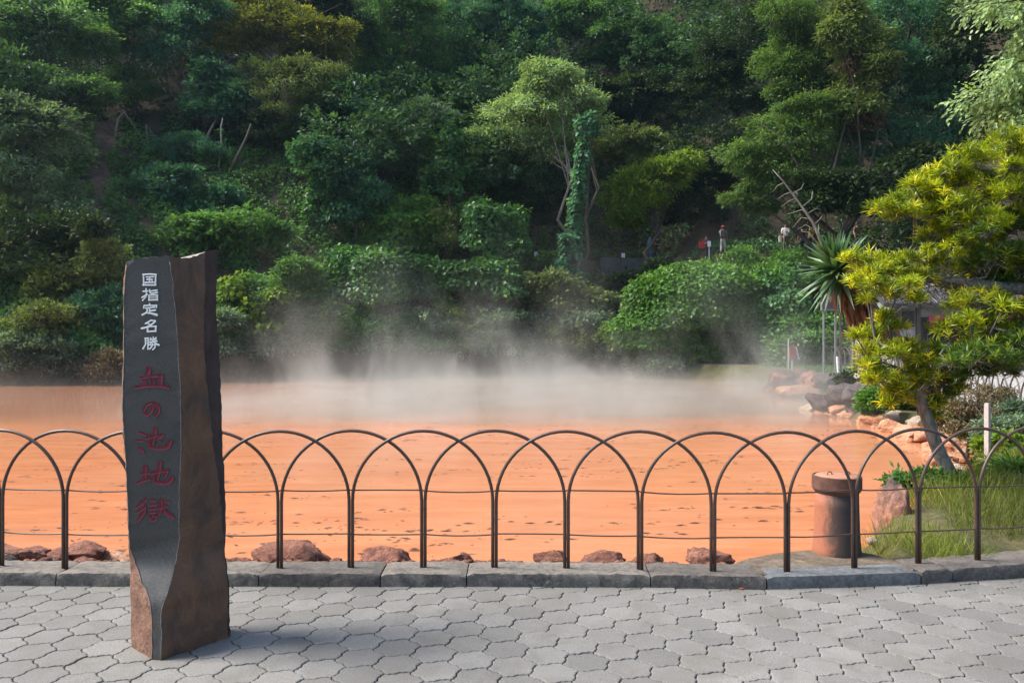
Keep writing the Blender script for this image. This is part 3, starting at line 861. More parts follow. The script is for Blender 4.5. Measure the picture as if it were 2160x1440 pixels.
T('tree', 'yellow green spreading tree leaning over the hillside path', 'tree', [(1395, 385, 80, 36), (1440, 350, 46, 26), (1335, 420, 50, 26), (1320, 455, 36, 20)], 'feather', 'yellow', h=6.2, trunk=(1352, 0), seed=32, tips=18, r0=0.2, cover=0.85, extra=twigs_extra('bark', 20, 1.8, 0.1, 0.02))
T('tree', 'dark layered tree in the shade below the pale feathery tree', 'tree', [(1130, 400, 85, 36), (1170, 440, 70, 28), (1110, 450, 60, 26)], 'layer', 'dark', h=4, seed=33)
T('tree', 'small leaved silvery tree behind the kudzu mounds', 'tree', [(885, 275, 62, 44), (830, 325, 48, 42), (905, 240, 42, 26)], 'twiggy', 'grey', h=4.5, seed=34, cover=1.3, scale=1.0)
T('tree', 'dark green bushy tree left of the silvery tree', 'tree', [(745, 400, 60, 70), (700, 340, 66, 50)], 'broad', 'blue', h=3.5, seed=35, cover=1.2)
T('tree', 'olive bush between the two upper kudzu mounds', 'tree', [(945, 480, 46, 40)], 'twiggy', 'olive', Y=46.5, seed=36)
# right side of the hillside
T('tree', 'tall leafy tree with a lit left edge at upper right', 'tree', [(1690, 60, 75, 66), (1660, 120, 50, 60), (1740, 140, 75, 60), (1690, 190, 60, 40)], 'feather', 'mid', Y=47, seed=40, tips=16, r0=0.26, trunk=(1740, 0), cover=1.05, scale=0.95)
T('tree', 'bright crowned tree overhanging the path with the walkers', 'tree', [(1660, 300, 90, 56), (1720, 250, 70, 46), (1600, 355, 66, 46), (1680, 370, 110, 50), (1590, 420, 52, 30)], 'feather', 'mid', Y=45, seed=41, tips=20, r0=0.24, trunk=(1790, 0), cover=1.25, scale=0.95)
T('tree', 'ivy clad dark tree at upper right', 'tree', [(1900, 60, 90, 80), (1880, 190, 95, 80), (1960, 250, 80, 80), (1850, 300, 70, 50)], 'twiggy', 'blue', Y=46, seed=42, tips=12, r0=0.3, cover=1.3, scale=1.1)
T('climber', 'reddish brown climbing vine hanging on the ivy clad tree', 'vine', [(1822, 268, 24, 32), (1790, 140, 20, 30)], 'twiggy', 'red', Y=43.8, seed=43, wood=False, cover=0.45)
T('tree', 'yellow tinged bushy tree between the ivy tree and the bright crown', 'tree', [(1800, 200, 46, 66), (1830, 120, 46, 60), (1790, 60, 40, 50)], 'feather', 'olive', Y=44.5, seed=44, tips=10)
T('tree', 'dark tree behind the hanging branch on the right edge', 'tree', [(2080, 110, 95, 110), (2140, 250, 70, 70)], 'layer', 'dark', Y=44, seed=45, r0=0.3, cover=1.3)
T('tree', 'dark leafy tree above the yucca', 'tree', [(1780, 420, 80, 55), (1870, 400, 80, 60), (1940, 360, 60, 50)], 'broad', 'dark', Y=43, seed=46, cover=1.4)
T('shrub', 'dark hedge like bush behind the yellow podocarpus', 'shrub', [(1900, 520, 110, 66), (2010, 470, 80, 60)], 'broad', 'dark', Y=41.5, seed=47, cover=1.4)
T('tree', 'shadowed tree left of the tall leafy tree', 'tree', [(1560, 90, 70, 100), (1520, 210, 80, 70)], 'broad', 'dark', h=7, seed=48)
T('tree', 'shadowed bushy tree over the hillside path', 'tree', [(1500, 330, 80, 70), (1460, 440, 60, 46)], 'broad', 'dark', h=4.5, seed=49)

# kudzu
kud = 'vine covered mounds beyond the pond'
T('vine_mound', 'broad kudzu mound right of the stone pillar', 'vine mound', [(810, 600, 112, 72), (735, 640, 62, 60, -0.6), (760, 575, 70, 50)], 'kudzu', 'kudzu', Y=44, seed=60, group=kud, crownname='leaves', trunkname='stem')
T('vine_mound', 'upper kudzu mound with a light green cap', 'vine mound', [(865, 472, 72, 48), (840, 520, 70, 40, -0.4)], 'kudzu', 'kudzulit', Y=46.6, seed=61, group=kud, crownname='leaves', trunkname='stem')
T('vine_mound', 'tall kudzu mound left of the white notice', 'vine mound', [(1025, 490, 72, 68), (1060, 540, 50, 50, -0.5)], 'kudzu', 'kudzu', Y=46.2, seed=62, group=kud, crownname='leaves', trunkname='stem')
T('vine_mound', 'low kudzu mound in front of the tall one', 'vine mound', [(1005, 590, 88, 44), (1060, 610, 60, 36, -0.4)], 'kudzu', 'kudzu', Y=44.2, seed=63, group=kud, crownname='leaves', trunkname='stem')
T('vine_mound', 'huge bright green vine mound beside the pond at right', 'vine mound', [(1460, 648, 146, 88), (1380, 700, 90, 62, -0.6), (1560, 650, 70, 70, -0.3), (1490, 614, 84, 56), (1480, 735, 100, 40, -0.6)], 'kudzu', 'kudzulit', Y=42.5, seed=64, group=kud, crownname='leaves', trunkname='stem', cover=1.5, lumpy=0.045, scale=0.85)
T('vine_mound', 'darker vine mound right of the huge bright one', 'vine mound', [(1645, 650, 62, 72), (1620, 720, 70, 50, -0.4)], 'kudzu', 'kudzu', Y=41.2, seed=65, group=kud, crownname='leaves', trunkname='stem')
T('shrub', 'fine leaved bank below the walkers', 'shrub', [(1640, 585, 85, 52), (1560, 570, 60, 40, 0.6), (1700, 600, 40, 50)], 'twiggy', 'kudzulit', Y=44, seed=66, cover=1.6, crownname='leaves', trunkname='stem')
vc = 'vine covered trunks'
T('vine_column', 'tall column of vine right of the silvery tree', 'vine column', [(950, 300, 28, 30), (945, 345, 34, 40), (935, 390, 40, 36)], 'kudzu', 'kudzu', Y=47.8, seed=70, group=vc, crownname='leaves')
T('vine_column', 'vine climbing a thin trunk below the fern slope', 'vine column', [(676, 405, 24, 30), (668, 450, 26, 36), (660, 500, 20, 36), (650, 560, 24, 36)], 'kudzu', 'kudzu', Y=45.5, seed=71, group=vc, crownname='leaves')
T('vine_column', 'long narrow vine column right of the pale feathery tree', 'vine column', [(1240, 270, 20, 30), (1230, 330, 12, 40), (1222, 395, 11, 46), (1214, 460, 13, 46), (1207, 525, 24, 40), (1188, 585, 34, 34)], 'kudzu', 'blue', Y=46.2, seed=72, group=vc, crownname='leaves')
T('vine_column', 'yellow green heart leaved vine trailing beside the stone pillar', 'vine column', [(490, 610, 20, 30), (530, 660, 26, 22), (585, 625, 22, 18), (560, 690, 30, 16)], 'kudzu', 'yellow', Y=38.3, seed=73, group=vc, crownname='leaves', wood=False, cover=0.7)
T('vine_mound', 'small yellowing vine clump hanging over the water', 'vine mound', [(715, 735, 42, 52), (740, 700, 22, 40)], 'kudzu', 'kudzulit', Y=40.3, seed=74, group=kud, crownname='leaves', trunkname='stem')
T('fern_clump', 'small light green leaves beside the left white notice', 'plant', [(1155, 550, 22, 18)], 'kudzu', 'kudzulit', Y=47.5, seed=75, wood=False)

# shrubs along the far water line
sb = 'shrubs along the far edge of the pond'
def S(label, blobs, style, lm, Y, seed, **k):
    k.setdefault('crownname', 'foliage'); k.setdefault('trunkname', 'stem')
    return T('shrub', label, 'shrub', blobs, style, lm, Y=Y, seed=seed, group=sb, r0=0.07, **k)
S('drooping olive shrub with dry twigs left of the pillar top', [(235, 560, 70, 42), (160, 600, 70, 42), (110, 640, 55, 36)], 'twiggy', 'olive', 37.2, 80, extra=twigs_extra('twig', 60, 1.2, 0.0, 0.014), cover=1.2)
S('olive brown shrub under the drooping one on the left', [(110, 690, 80, 40), (50, 720, 60, 36)], 'twiggy', 'olive', 35.6, 81, extra=twigs_extra('twig', 40, 1.0, 0.0, 0.014), cover=1.2)
S('blue green oleander like bush beside the pillar', [(215, 690, 62, 66), (240, 640, 40, 40)], 'twiggy', 'blue', 36.4, 82, cover=1.3, scale=1.3)
S('grey bush at the water edge far left', [(40, 755, 80, 42), (140, 760, 70, 36)], 'twiggy', 'grey', 34.9, 83, cover=1.2)
S('dry brown grass tufts at the water edge on the left', [(60, 795, 90, 14), (190, 793, 70, 14), (240, 770, 40, 24)], 'twiggy', 'brown', 34.6, 84, cover=1.6, wood=False)
S('feathery willow like shrub right of the pillar', [(510, 735, 52, 46), (475, 700, 40, 36), (565, 745, 40, 36)], 'feather', 'grey', 38.2, 85, cover=1.3)
S('leafy green shrub behind the willow like shrub', [(590, 650, 66, 56), (640, 600, 50, 46), (520, 640, 60, 50)], 'broad', 'broad', 39.6, 86, cover=1.3)
S('dark shrub between the willow like shrub and the vine clump', [(635, 745, 50, 46), (650, 700, 50, 40)], 'twiggy', 'olive', 39.9, 87, cover=1.3)
S('steam veiled grey shrub near the middle of the far shore', [(820, 745, 66, 46), (880, 700, 56, 40)], 'twiggy', 'grey', 42.2, 88, cover=1.3)
S('steam veiled olive shrub right of the grey one', [(960, 740, 76, 46), (930, 680, 60, 36)], 'twiggy', 'olive', 43, 89, cover=1.3)
S('steam veiled shrub with pale leaf sprays', [(1080, 740, 76, 48), (1040, 680, 60, 36)], 'twiggy', 'grey', 43.2, 90, cover=1.3)
S('low dark shrub left of the huge vine mound', [(1200, 735, 80, 50), (1270, 750, 50, 40)], 'twiggy', 'olive', 43.4, 91, cover=1.3)
S('olive green shrub under the long vine column', [(1140, 635, 76, 46), (1210, 660, 80, 46)], 'broad', 'olive', 44.8, 92, cover=1.3)
S('grey leaved shrub below the retaining wall', [(1250, 690, 60, 40), (1180, 690, 60, 36)], 'broad', 'grey', 44.2, 93, cover=1.2)
S('shaded green shrub below the retaining wall at right', [(1350, 615, 56, 40), (1380, 580, 50, 28), (1300, 640, 40, 40)], 'broad', 'dark', 47.2, 94, cover=1.4)
S('yellow green shrub at the left foot of the huge vine mound', [(1335, 700, 46, 44), (1370, 745, 50, 30)], 'broad', 'yellow', 42.2, 95, cover=1.1)
S('dark low bushes under the huge vine mound', [(1480, 778, 90, 20), (1400, 782, 60, 16), (1570, 778, 60, 20)], 'twiggy', 'grey', 41.6, 98, cover=1.5)
S('rounded green shrub beside the red sign', [(1660, 755, 52, 34), (1725, 735, 52, 26)], 'broad', 'broad', 37.6, 96, cover=1.3)
S('leafy bank behind the arched fence', [(1770, 715, 70, 40), (1840, 690, 60, 50), (1720, 690, 50, 46)], 'broad', 'broad', 40, 97, cover=1.4)

def bare(label, pts, Y, r, mat_='barkpale'):
    P = [at(a, b_, Y + 0.15 * i) for i, (a, b_) in enumerate(pts)]
    b0 = P[0]; root = empty('bare_trunk', b0, label, 'tree', 'bare trunks on the slope left of centre')
    r = r * 0.72; mb = MB(); d = unit(P[0] - P[1]); mb.tube([P[0] + d * 0.8 - b0] + [p - b0 for p in P], [r * 1.1] + [r * (1 - 0.5 * i / len(P)) for i in range(len(P))], 6)
    mb.build('trunk', M[mat_], root, True)
def yb(px, py, h): return place(px, py, h) - 0.9
bare('pale trunk leaning right above the fern slope', [(436, 290), (446, 270), (456, 252)], yb(440, 285, 0.6), 0.12)
bare('upright thin pale trunk beside the leaning one', [(464, 327), (467, 300), (466, 268), (470, 250)], yb(464, 320, 0.6), 0.085)
bare('dark leaning trunk at the foot of the olive tree', [(496, 340), (510, 312), (520, 290), (530, 262)], yb(500, 335, 0.6), 0.15, 'bark')
bare('curved pale root hanging at the head of the gully', [(246, 268), (250, 250), (258, 240), (266, 236)], yb(250, 262, 0.5), 0.07)
bare('broken pale branch lying below the gully head', [(275, 255), (290, 276), (296, 288), (330, 286)], yb(290, 276, 0.5), 0.05)
bare('short twisted grey stump right of the gully head', [(310, 282), (308, 262), (318, 278), (330, 290)], yb(312, 278, 0.5), 0.06)
bare('slim pale trunk in front of the tall conifer', [(834, 165), (836, 120), (838, 70), (838, 20)], place(836, 165, 2.0) - 1.5, 0.17)
bare('tall reddish brown trunk behind the pale feathery tree', [(1071, 205), (1070, 150), (1067, 90), (1066, 40)], place(1070, 205, 1.0) - 1.0, 0.17)
def palm(label, px, py, Y, r, seed):
    rs = np.random.RandomState(seed); c = at(px, py, Y)
    root = empty('fan_palm', (c[0], c[1], tz(c[0], c[1])), label, 'palm')
    lv = Leaves()
    for _ in range(16):
        d = rand_dirs(rs, 1)[0]; d[2] = abs(d[2]) * 0.6; d = unit(d)
        e = c + d * r * 0.55
        n = 22; a = np.linspace(-1.4, 1.4, n); s = unit(np.cross(d, UP))
        D = d[None] * np.cos(a)[:, None] + s[None] * np.sin(a)[:, None] - UP * 0.15
        lv.add(np.repeat(e[None], n, 0), D, np.repeat(UP[None], n, 0) + rs.normal(0, .15, (n, 3)), r * 0.5, 0.05, rs.uniform(0.2, 0.7))
    me = lv.mesh('fronds', LM['blue']); me.transform(Matrix.Translation(-root.location)); obj('fronds', me, root)
    mb = MB(); mb.tube([(0, 0, -0.1), Vector(c) - root.location], [0.12, 0.10], 7); mb.build('trunk', M['bark'], root, True)
palm('small fan palm half hidden in the bushes left of the silvery tree', 742, 335, 47.5, 1.5, 1)
palm('fan palm tucked into the shrubs right of the pillar', 640, 665, 39.0, 1.0, 2)
# ------------------------------------------------------------------ stone pillar with carved lettering
def curve(tab):
    ys_, xs_ = zip(*tab); ys_ = np.array(ys_, float); xs_ = np.array(xs_, float)
    return lambda y: np.interp(y, ys_, xs_)
cB = curve([(530, 268), (556, 266), (600, 262), (720, 262), (800, 260), (860, 259), (900, 262), (950, 265), (1000, 268), (1050, 270), (1100, 271.5), (1150, 274), (1180, 285), (1197, 291.5), (1220, 300), (1231, 308), (1245, 314), (1258, 318), (1291, 321), (1392, 321)])
cL = curve([(530, 266), (556, 264), (600, 260.5), (720, 260.5), (800, 258.5), (860, 257.5), (900, 260.5), (950, 263.5), (1000, 266.5), (1050, 269), (1100, 270.5), (1150, 272.5), (1180, 273.6), (1250, 275), (1360, 277.5), (1392, 279)])
cC = curve([(530, 358), (540, 358), (580, 364), (620, 367), (650, 371), (700, 374), (750, 377), (800, 380), (850, 381), (900, 381.5), (947, 382.5), (1000, 379), (1050, 378), (1130, 378), (1150, 376), (1180, 371), (1200, 366), (1220, 360), (1240, 352), (1255, 345), (1270, 340), (1280, 339), (1300, 341), (1340, 341), (1392, 337)])
cD = curve([(530, 433), (600, 432), (700, 430), (760, 431), (800, 434), (830, 437), (860, 440), (900, 446), (950, 449), (1000, 456), (1050, 463), (1100, 467), (1150, 470), (1200, 474), (1250, 480), (1392, 482)])
cE = curve([(527, 457), (540, 461), (580, 458), (620, 455), (680, 456), (720, 458), (760, 462), (800, 465), (860, 466), (900, 467), (1000, 471), (1100, 476), (1150, 476), (1197, 473), (1215, 478), (1250, 482), (1291, 485), (1330, 484), (1392, 487)])
def yfront(y): return float(np.interp(y, [0, 1150, 1185, 1255, 1392], [4.10, 4.10, 4.085, 3.985, 3.96]))
def ray_hit(px, p, d):
    k = (px - CX) / F       # X = k * Y along the ray
    t = (k * p[1] - p[0]) / (d[0] - k * d[1])
    return np.array((p[0] + d[0] * t, p[1] + d[1] * t))
pill_xy = np.array((-1.78, 4.22, 0.0))
pil = empty('stone_pillar', pill_xy, 'tall dark basalt pillar carved with white and crimson Japanese characters', 'stone monument')
NR = 72
rsP = np.random.RandomState(3)
ztop = {'L': 2.00, 'B': 2.025, 'C': 2.045, 'D': 2.085, 'E': 2.12, 'K1': 2.10, 'K2': 2.03}
secs = []
for r in range(NR + 1):
    s = r / NR
    zr = s * 2.045
    y = CY + (EYE - zr) / 4.1 * F
    Yf = yfront(y)
    Bx, Cx = cB(y), cC(y)
    B = np.array(((Bx - CX) / F * Yf, Yf)); C = np.array(((Cx - CX) / F * Yf, Yf))
    if y > 1150: B[1] += 0.012; B[0] = (Bx - CX) / F * B[1]
    L_ = ray_hit(cL(y), B, np.array((-0.2, 0.165))) if y > 1152 else np.array(((cL(y) - CX) / F * (Yf + 0.03), Yf + 0.03))
    D = ray_hit(cD(y), C, np.array((0.258, 0.33)))
    E = ray_hit(cE(y), D, np.array((0.0, 1.0)))
    K1 = E + np.array((-0.16, 0.12)); K2 = np.array((L_[0] + 0.05, E[1] + 0.06))
    P = {'L': L_, 'B': B, 'C': C, 'D': D, 'E': E, 'K1': K1, 'K2': K2}
    j = rsP.normal(0, 0.0022, (7, 2))
    for q, k in enumerate(P): P[k] = P[k] + (j[q] if k != 'B' and k != 'C' else j[q] * 0.5)
    secs.append((s, P))
def strip(a, b, nseg, disp, topw=None, seed=0):
    rs = np.random.RandomState(seed); V = []
    for r, (s, P) in enumerate(secs):
        p, q = P[a], P[b]; t = q - p; nn = np.array((t[1], -t[0])); nn /= np.linalg.norm(nn) + 1e-9
        for k in range(nseg + 1):
            u = k / nseg; e = p + t * u
            zt = ztop[a] * (1 - u) + ztop[b] * u + (topw(u) if topw else 0)
            z = s * zt
            dd = 0.0
            if 0 < k < nseg:
                dd = disp * (math.sin(7 * z + 9 * u + seed) * 0.5 + math.sin(17 * z - 13 * u) * 0.3 + rs.normal(0, 0.45))
            e = e + nn * dd
            V.append((e[0] - pill_xy[0], e[1] - pill_xy[1], z))
    n1 = nseg + 1
    Fc = [(r * n1 + k, r * n1 + k + 1, (r + 1) * n1 + k + 1, (r + 1) * n1 + k) for r in range(NR) for k in range(nseg)]
    return V, Fc
chip = lambda u: -0.045 * max(0, 1 - u / 0.22) + 0.004 * math.sin(23 * u)
wav = lambda u: -0.022 * math.sin(math.pi * min(1, u)) + 0.003 * math.sin(31 * u)
me_rest = MB(); tops = []
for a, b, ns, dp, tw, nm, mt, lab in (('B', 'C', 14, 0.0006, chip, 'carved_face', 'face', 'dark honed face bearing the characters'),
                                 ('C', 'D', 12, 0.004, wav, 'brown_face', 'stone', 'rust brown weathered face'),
                                 ('D', 'E', 6, 0.003, None, 'dark_side', 'stoneblack', 'black right hand side'),
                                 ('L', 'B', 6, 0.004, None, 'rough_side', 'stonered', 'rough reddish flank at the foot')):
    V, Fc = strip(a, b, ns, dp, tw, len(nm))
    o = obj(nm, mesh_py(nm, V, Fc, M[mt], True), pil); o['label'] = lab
    tops.append((a, V[-(ns + 1):]))
for a, b in (('E', 'K1'), ('K1', 'K2'), ('K2', 'L')):
    V, Fc = strip(a, b, 4, 0.004, None, 5); me_rest.add(V, Fc)
    tops.append((a, V[-5:]))
me_rest.build('rear_side', M['stone'], pil, True)
order = {'L': 0, 'B': 1, 'C': 2, 'D': 3, 'E': 4, 'K1': 5, 'K2': 6}
loop = []
for a, vs in sorted(tops, key=lambda t: order[t[0]]): loop += vs[:-1]
cen = np.mean(np.array(loop), 0) + np.array((0, 0, -0.012))
inner = [tuple(np.array(p) * 0.5 + cen * 0.5 + np.array((0, 0, random.uniform(-0.012, 0.004)))) for p in loop]
n = len(loop)
Fc = [(k, (k + 1) % n, n + (k + 1) % n, n + k) for k in range(n)] + [(n + k, n + (k + 1) % n, 2 * n) for k in range(n)]
obj('broken_top', mesh_py('broken_top', loop + inner + [tuple(cen)], Fc, M['stonetop'], False), pil)
# pale arrises where the honed face meets the rough stone
mb = MB()
for k in ('B', 'C'):
    Vv = [(P[k][0] - pill_xy[0], P[k][1] - pill_xy[1] - 0.0005, s * ztop[k] * 0.985) for s, P in secs]
    mb.tube(Vv, 0.0022, 5)
mb.build('chipped_edge', plain('chipped_edge', (0.17, 0.155, 0.14), 0.9, 0, 0.5, 60), pil, True)

# strokes: crop origin, scale, list of [(x, y, w), ...]
A_, B_, C_, D_, E_ = (280, 565, 14.4), (280, 660, 14.4), (275, 765, 11.08), (275, 890, 10.29), (275, 970, 10.29)
CH = [
 ('w', A_, [[(330,195,45),(335,535,45)], [(310,520,50),(700,520,50)], [(700,195,50),(688,530,50)], [(310,205,50),(520,192,46),(715,205,50)],
   [(410,280,42),(640,268,42)], [(425,352,42),(600,350,42)], [(370,447,45),(650,437,45)], [(515,275,42),(510,440,42)], [(570,375,24),(604,405,24)]]),
 ('w', A_, [[(405,630,45),(418,760,45),(405,870,50),(300,990,42)], [(310,715,45),(462,705,45)], [(285,900,50),(450,805,42)],
   [(515,660,45),(520,745,50),(570,782,52),(750,745,55)], [(742,678,46),(640,690,40),(545,712,36)],
   [(495,825,40),(495,995,44)], [(490,830,40),(760,825,44)], [(745,820,45),(748,985,50)], [(510,897,30),(740,892,30)], [(490,978,46),(755,965,50)]]),
 ('w', A_, [[(510,1085,45),(517,1140,45)], [(348,1140,46),(335,1225,42)], [(340,1152,45),(530,1138,42),(730,1150,45)], [(725,1130,50),(715,1215,42)],
   [(385,1225,45),(665,1198,42)], [(518,1205,46),(510,1385,46)], [(520,1312,50),(692,1283,52)], [(445,1265,54),(438,1335,48),(380,1385,46),(285,1428,56)], [(400,1365,40),(560,1380,50),(735,1432,78)]]),
 ('w', B_, [[(565,215,42),(470,280,46),(385,325,50)], [(555,226,40),(690,242,42)], [(690,255,46),(560,365,50),(420,440,50),(268,472,62)], [(440,305,44),(515,350,44)],
   [(462,410,50),(448,575,50)], [(450,420,40),(720,405,44)], [(705,405,50),(695,560,50)], [(440,567,48),(710,550,46)]]),
 ('w', B_, [[(385,760,42),(395,950,44),(312,1088,50)], [(370,770,38),(482,764,38)], [(472,760,44),(464,1100,44)], [(400,842,24),(460,832,24)], [(400,925,24),(460,915,24)],
   [(538,756,40),(572,792,36)], [(712,745,42),(655,800,36)], [(622,728,40),(630,850,38)], [(520,815,38),(720,802,40)], [(500,886,40),(742,858,44)],
   [(610,860,44),(545,930,36),(485,985,28)], [(635,875,40),(715,940,54),(795,975,64)], [(545,978,40),(690,962,42)], [(690,960,46),(682,1050,46),(605,1115,44)], [(605,930,42),(580,1030,46),(508,1095,46)]]),
 ('r', C_, [[(430,120,110),(425,210,110),(350,290,44)], [(425,180,90),(410,320,70)], [(225,345,44),(320,430,96),(360,540,104)], [(220,348,36),(480,318,50),(700,290,76),(775,330,50)],
   [(720,310,100),(695,420,112),(690,535,112)], [(450,370,50),(460,475,24)], [(548,360,46),(530,540,56)], [(105,585,64),(350,545,74),(600,535,54),(790,555,70),(890,590,56)], [(860,500,40),(800,555,60)]]),
 ('r', C_, [[(535,950,46),(515,1080,70),(440,1190,72),(345,1225,60),(305,1100,56),(380,975,60),(500,930,56),(615,970,70),(665,1080,76),(640,1190,66),(545,1285,20)]]),
 ('r', D_, [[(180,228,50),(255,250,58),(325,295,36)], [(140,402,52),(265,405,42)], [(190,565,56),(240,600,104),(290,650,40)], [(390,262,58),(395,400,52),(412,560,58)], [(415,542,56),(600,575,70),(800,550,90),(865,410,84)],
   [(330,362,46),(520,312,42),(705,272,60)], [(540,130,84),(520,300,74),(478,480,50)], [(705,280,60),(640,345,56),(570,365,40)], [(600,405,30),(645,415,30)]]),
 ('r', D_, [[(318,965,92),(320,1120,88),(312,1260,80)], [(215,1128,50),(400,1100,56)], [(160,1318,80),(260,1275,62),(410,1240,56)], [(490,1065,56),(495,1180,54),(512,1310,58)], [(505,1300,54),(700,1330,70),(850,1305,94),(900,1205,84)],
   [(450,1112,40),(640,1082,44),(815,1050,62)], [(640,870,92),(622,1060,80),(582,1235,54)], [(795,1060,70),(735,1185,52)]]),
 ('r', E_, [[(335,850,66),(255,950,60),(120,1025,46)], [(205,905,54),(310,1000,54),(318,1120,56)], [(310,1030,60),(200,1110,52),(98,1150,30)], [(310,1115,64),(235,1215,80),(150,1315,50)],
   [(435,872,50),(550,880,54)], [(395,992,40),(575,955,50)], [(425,1065,48),(545,1060,50)], [(428,1140,40),(545,1135,44)], [(395,1205,50),(475,1315,44)], [(480,1205,40),(570,1200,56),(538,1285,48)], [(478,1310,34),(550,1292,36)],
   [(660,850,66),(672,1000,68),(650,1120,58),(600,1225,22)], [(590,1052,46),(800,1000,50)], [(715,1050,44),(780,1160,76),(925,1240,72)], [(765,885,44),(840,920,60)]]),
]
def glyph(kind, org, strokes):
    V = []; Fc = []
    ox, oy, sc_ = org
    for si, st in enumerate(strokes):
        P = np.array(st, float)
        # smooth resample
        seg = np.concatenate([[0], np.cumsum(np.hypot(*(np.diff(P[:, :2], axis=0)).T))])
        m = max(5, int(seg[-1] / 22) + 2)
        tt = np.linspace(0, seg[-1], m)
        Q = np.stack([np.interp(tt, seg, P[:, i]) for i in range(3)], 1)
        if len(P) > 2:
            for _ in range(3): Q[1:-1] = (Q[:-2] + 2 * Q[1:-1] + Q[2:]) / 4
        t = np.gradient(Q[:, :2], axis=0); t /= np.linalg.norm(t, axis=1, keepdims=True) + 1e-9
        nrm = np.stack([-t[:, 1], t[:, 0]], 1)
        w_ = Q[:, 2] / 2 * (1.14 if kind == 'r' else 1.05)
        # rounded ends
        pts = [(Q[0, :2] - t[0] * w_[0] * 0.8, w_[0] * 0.35, nrm[0])] + [(Q[i, :2], w_[i], nrm[i]) for i in range(m)] + [(Q[-1, :2] + t[-1] * w_[-1] * 0.8, w_[-1] * 0.35, nrm[-1])]
        n0 = len(V); off = 0.0006 + si * 0.00008
        prof = [(-1, 0.0022), (-0.75, 0.0015), (0, 0.0), (0.75, 0.0015), (1, 0.0022)] if kind == 'r' else [(-1, 0.0), (-0.8, 0.0009), (0, 0.0013), (0.8, 0.0009), (1, 0.0)]
        for c, ww, nn in pts:
            for u, dz in prof:
                q = c + nn * ww * u
                px, py = q[0] / sc_ + ox, q[1] / sc_ + oy
                w3 = at(px, py, 4.10 - off - dz - 0.0015)
                V.append((w3[0] - pill_xy[0], w3[1] - pill_xy[1], w3[2]))
        k = len(prof)
        Fc += [(n0 + i * k + j, n0 + i * k + j + 1, n0 + (i + 1) * k + j + 1, n0 + (i + 1) * k + j) for i in range(len(pts) - 1) for j in range(k - 1)]
    return V, Fc
for i, (kd, org, st) in enumerate(CH):
    V, Fc = glyph(kd, org, st)
    o = obj('character', mesh_py('character', V, Fc, M['paintwhite' if kd == 'w' else 'paintred'], True), pil)
    o['label'] = ('white painted' if kd == 'w' else 'carved crimson') + ' character ' + '国指定名勝血の池地獄'[i]

# ------------------------------------------------------------------ arched iron fences
def fence(pts, label, h, rad, mat, zrails, railr, seg=14):
    """pts: post positions (x, y, z); each hoop spans two bays"""
    pts = [np.array(p, float) for p in pts]
    root = empty('arched_fence', pts[len(pts) // 2], label, 'fence')
    o0 = np.array(root.location)
    tang = [unit(pts[min(i + 1, len(pts) - 1)] - pts[max(i - 1, 0)]) for i in range(len(pts))]
    for k in range(1, len(pts) - 1):
        a = pts[k - 1] + tang[k - 1] * rad * 1.06; b = pts[k + 1] - tang[k + 1] * rad * 1.06
        span = np.linalg.norm((b - a)[:2]); r = span / 2
        t = unit(b - a); nn = np.array((-t[1], t[0], 0)) * (rad * 0.98 if k % 2 else -rad * 0.98)
        top = h; spring = max(0.25, top - r)
        ks = pts[k] - (a + b) / 2; ks[2] = 0
        P = [a + np.array((0, 0, -0.03)), a + np.array((0, 0, spring * 0.5)), a + np.array((0, 0, spring * 0.86))]
        for i in range(seg * 2 + 1):
            th = math.pi * i / (seg * 2)
            u = (1 - math.cos(th)) / 2
            q = a + (b - a) * u + ks * math.sin(th) ** 2
            q = q + nn * min(1, math.sin(th) * 1.3)
            q[2] = a[2] + (b[2] - a[2]) * u + spring + (top - spring) * math.sin(th)
            P.append(q)
        P += [b + np.array((0, 0, spring * 0.86)), b + np.array((0, 0, spring * 0.5)), b + np.array((0, 0, -0.03))]
        mb = MB(); mb.tube([p - o0 for p in P], rad, 8)
        mb.build('hoop', mat, root, True)
    for k in range(len(pts) - 1):
        for zi, z in enumerate(zrails):
            a, b = pts[k], pts[k + 1]
            sag = 0.006 * math.sin(k * 2.3 + zi) - 0.004
            P = []
            for i in range(5):
                q = a + (b - a) * i / 4; q = q.copy(); q[2] += z + sag * 4 * (i / 4) * (1 - i / 4) + 0.004 * math.sin(k * 1.7 + zi + i * 0.1)
                P.append(q - o0)
            mb = MB(); mb.tube(P, railr, 6, False); mb.build('rail', mat, root, True)
    return root
KZ = 0.085
posts = [(-560, 1187), (-420, 1188), (-275, 1189), (-133, 1190), (2, 1192), (137, 1196), (285, 1197), (438, 1197), (590, 1197), (740, 1195.5), (893, 1195), (1043, 1196), (1195, 1197.5), (1350, 1200), (1504, 1204), (1660, 1204),
         (1802, 1196), (1937, 1188), (2062, 1182), (2185, 1174), (2310, 1164), (2440, 1150), (2575, 1132)]
fence([gnd(a, b, KZ) for a, b in posts], 'brown iron fence of interlaced arches on the near kerb', 0.915, 0.0112, M['iron'], (0.515, 0.222), 0.0052)
fp = np.array([(12.6, 41.0, 0.5), (14.0, 38.4, 0.48), (14.9, 36.2, 0.4), (15.0, 34.0, 0.3), (12.3, 24.6, 0.12), (9.6, 15.5, 0.06), (8.9, 12.5, 0.06), (8.6, 10, 0.06)])
dist = np.concatenate([[0], np.cumsum(np.linalg.norm(np.diff(fp, axis=0), axis=1))])
nn_ = int(dist[-1] / 0.5)
far_posts = [[np.interp(t, dist, fp[:, i]) for i in range(3)] for t in np.linspace(0, dist[-1], nn_)]
for p in far_posts: p[2] = tz(p[0], p[1]) + 0.02
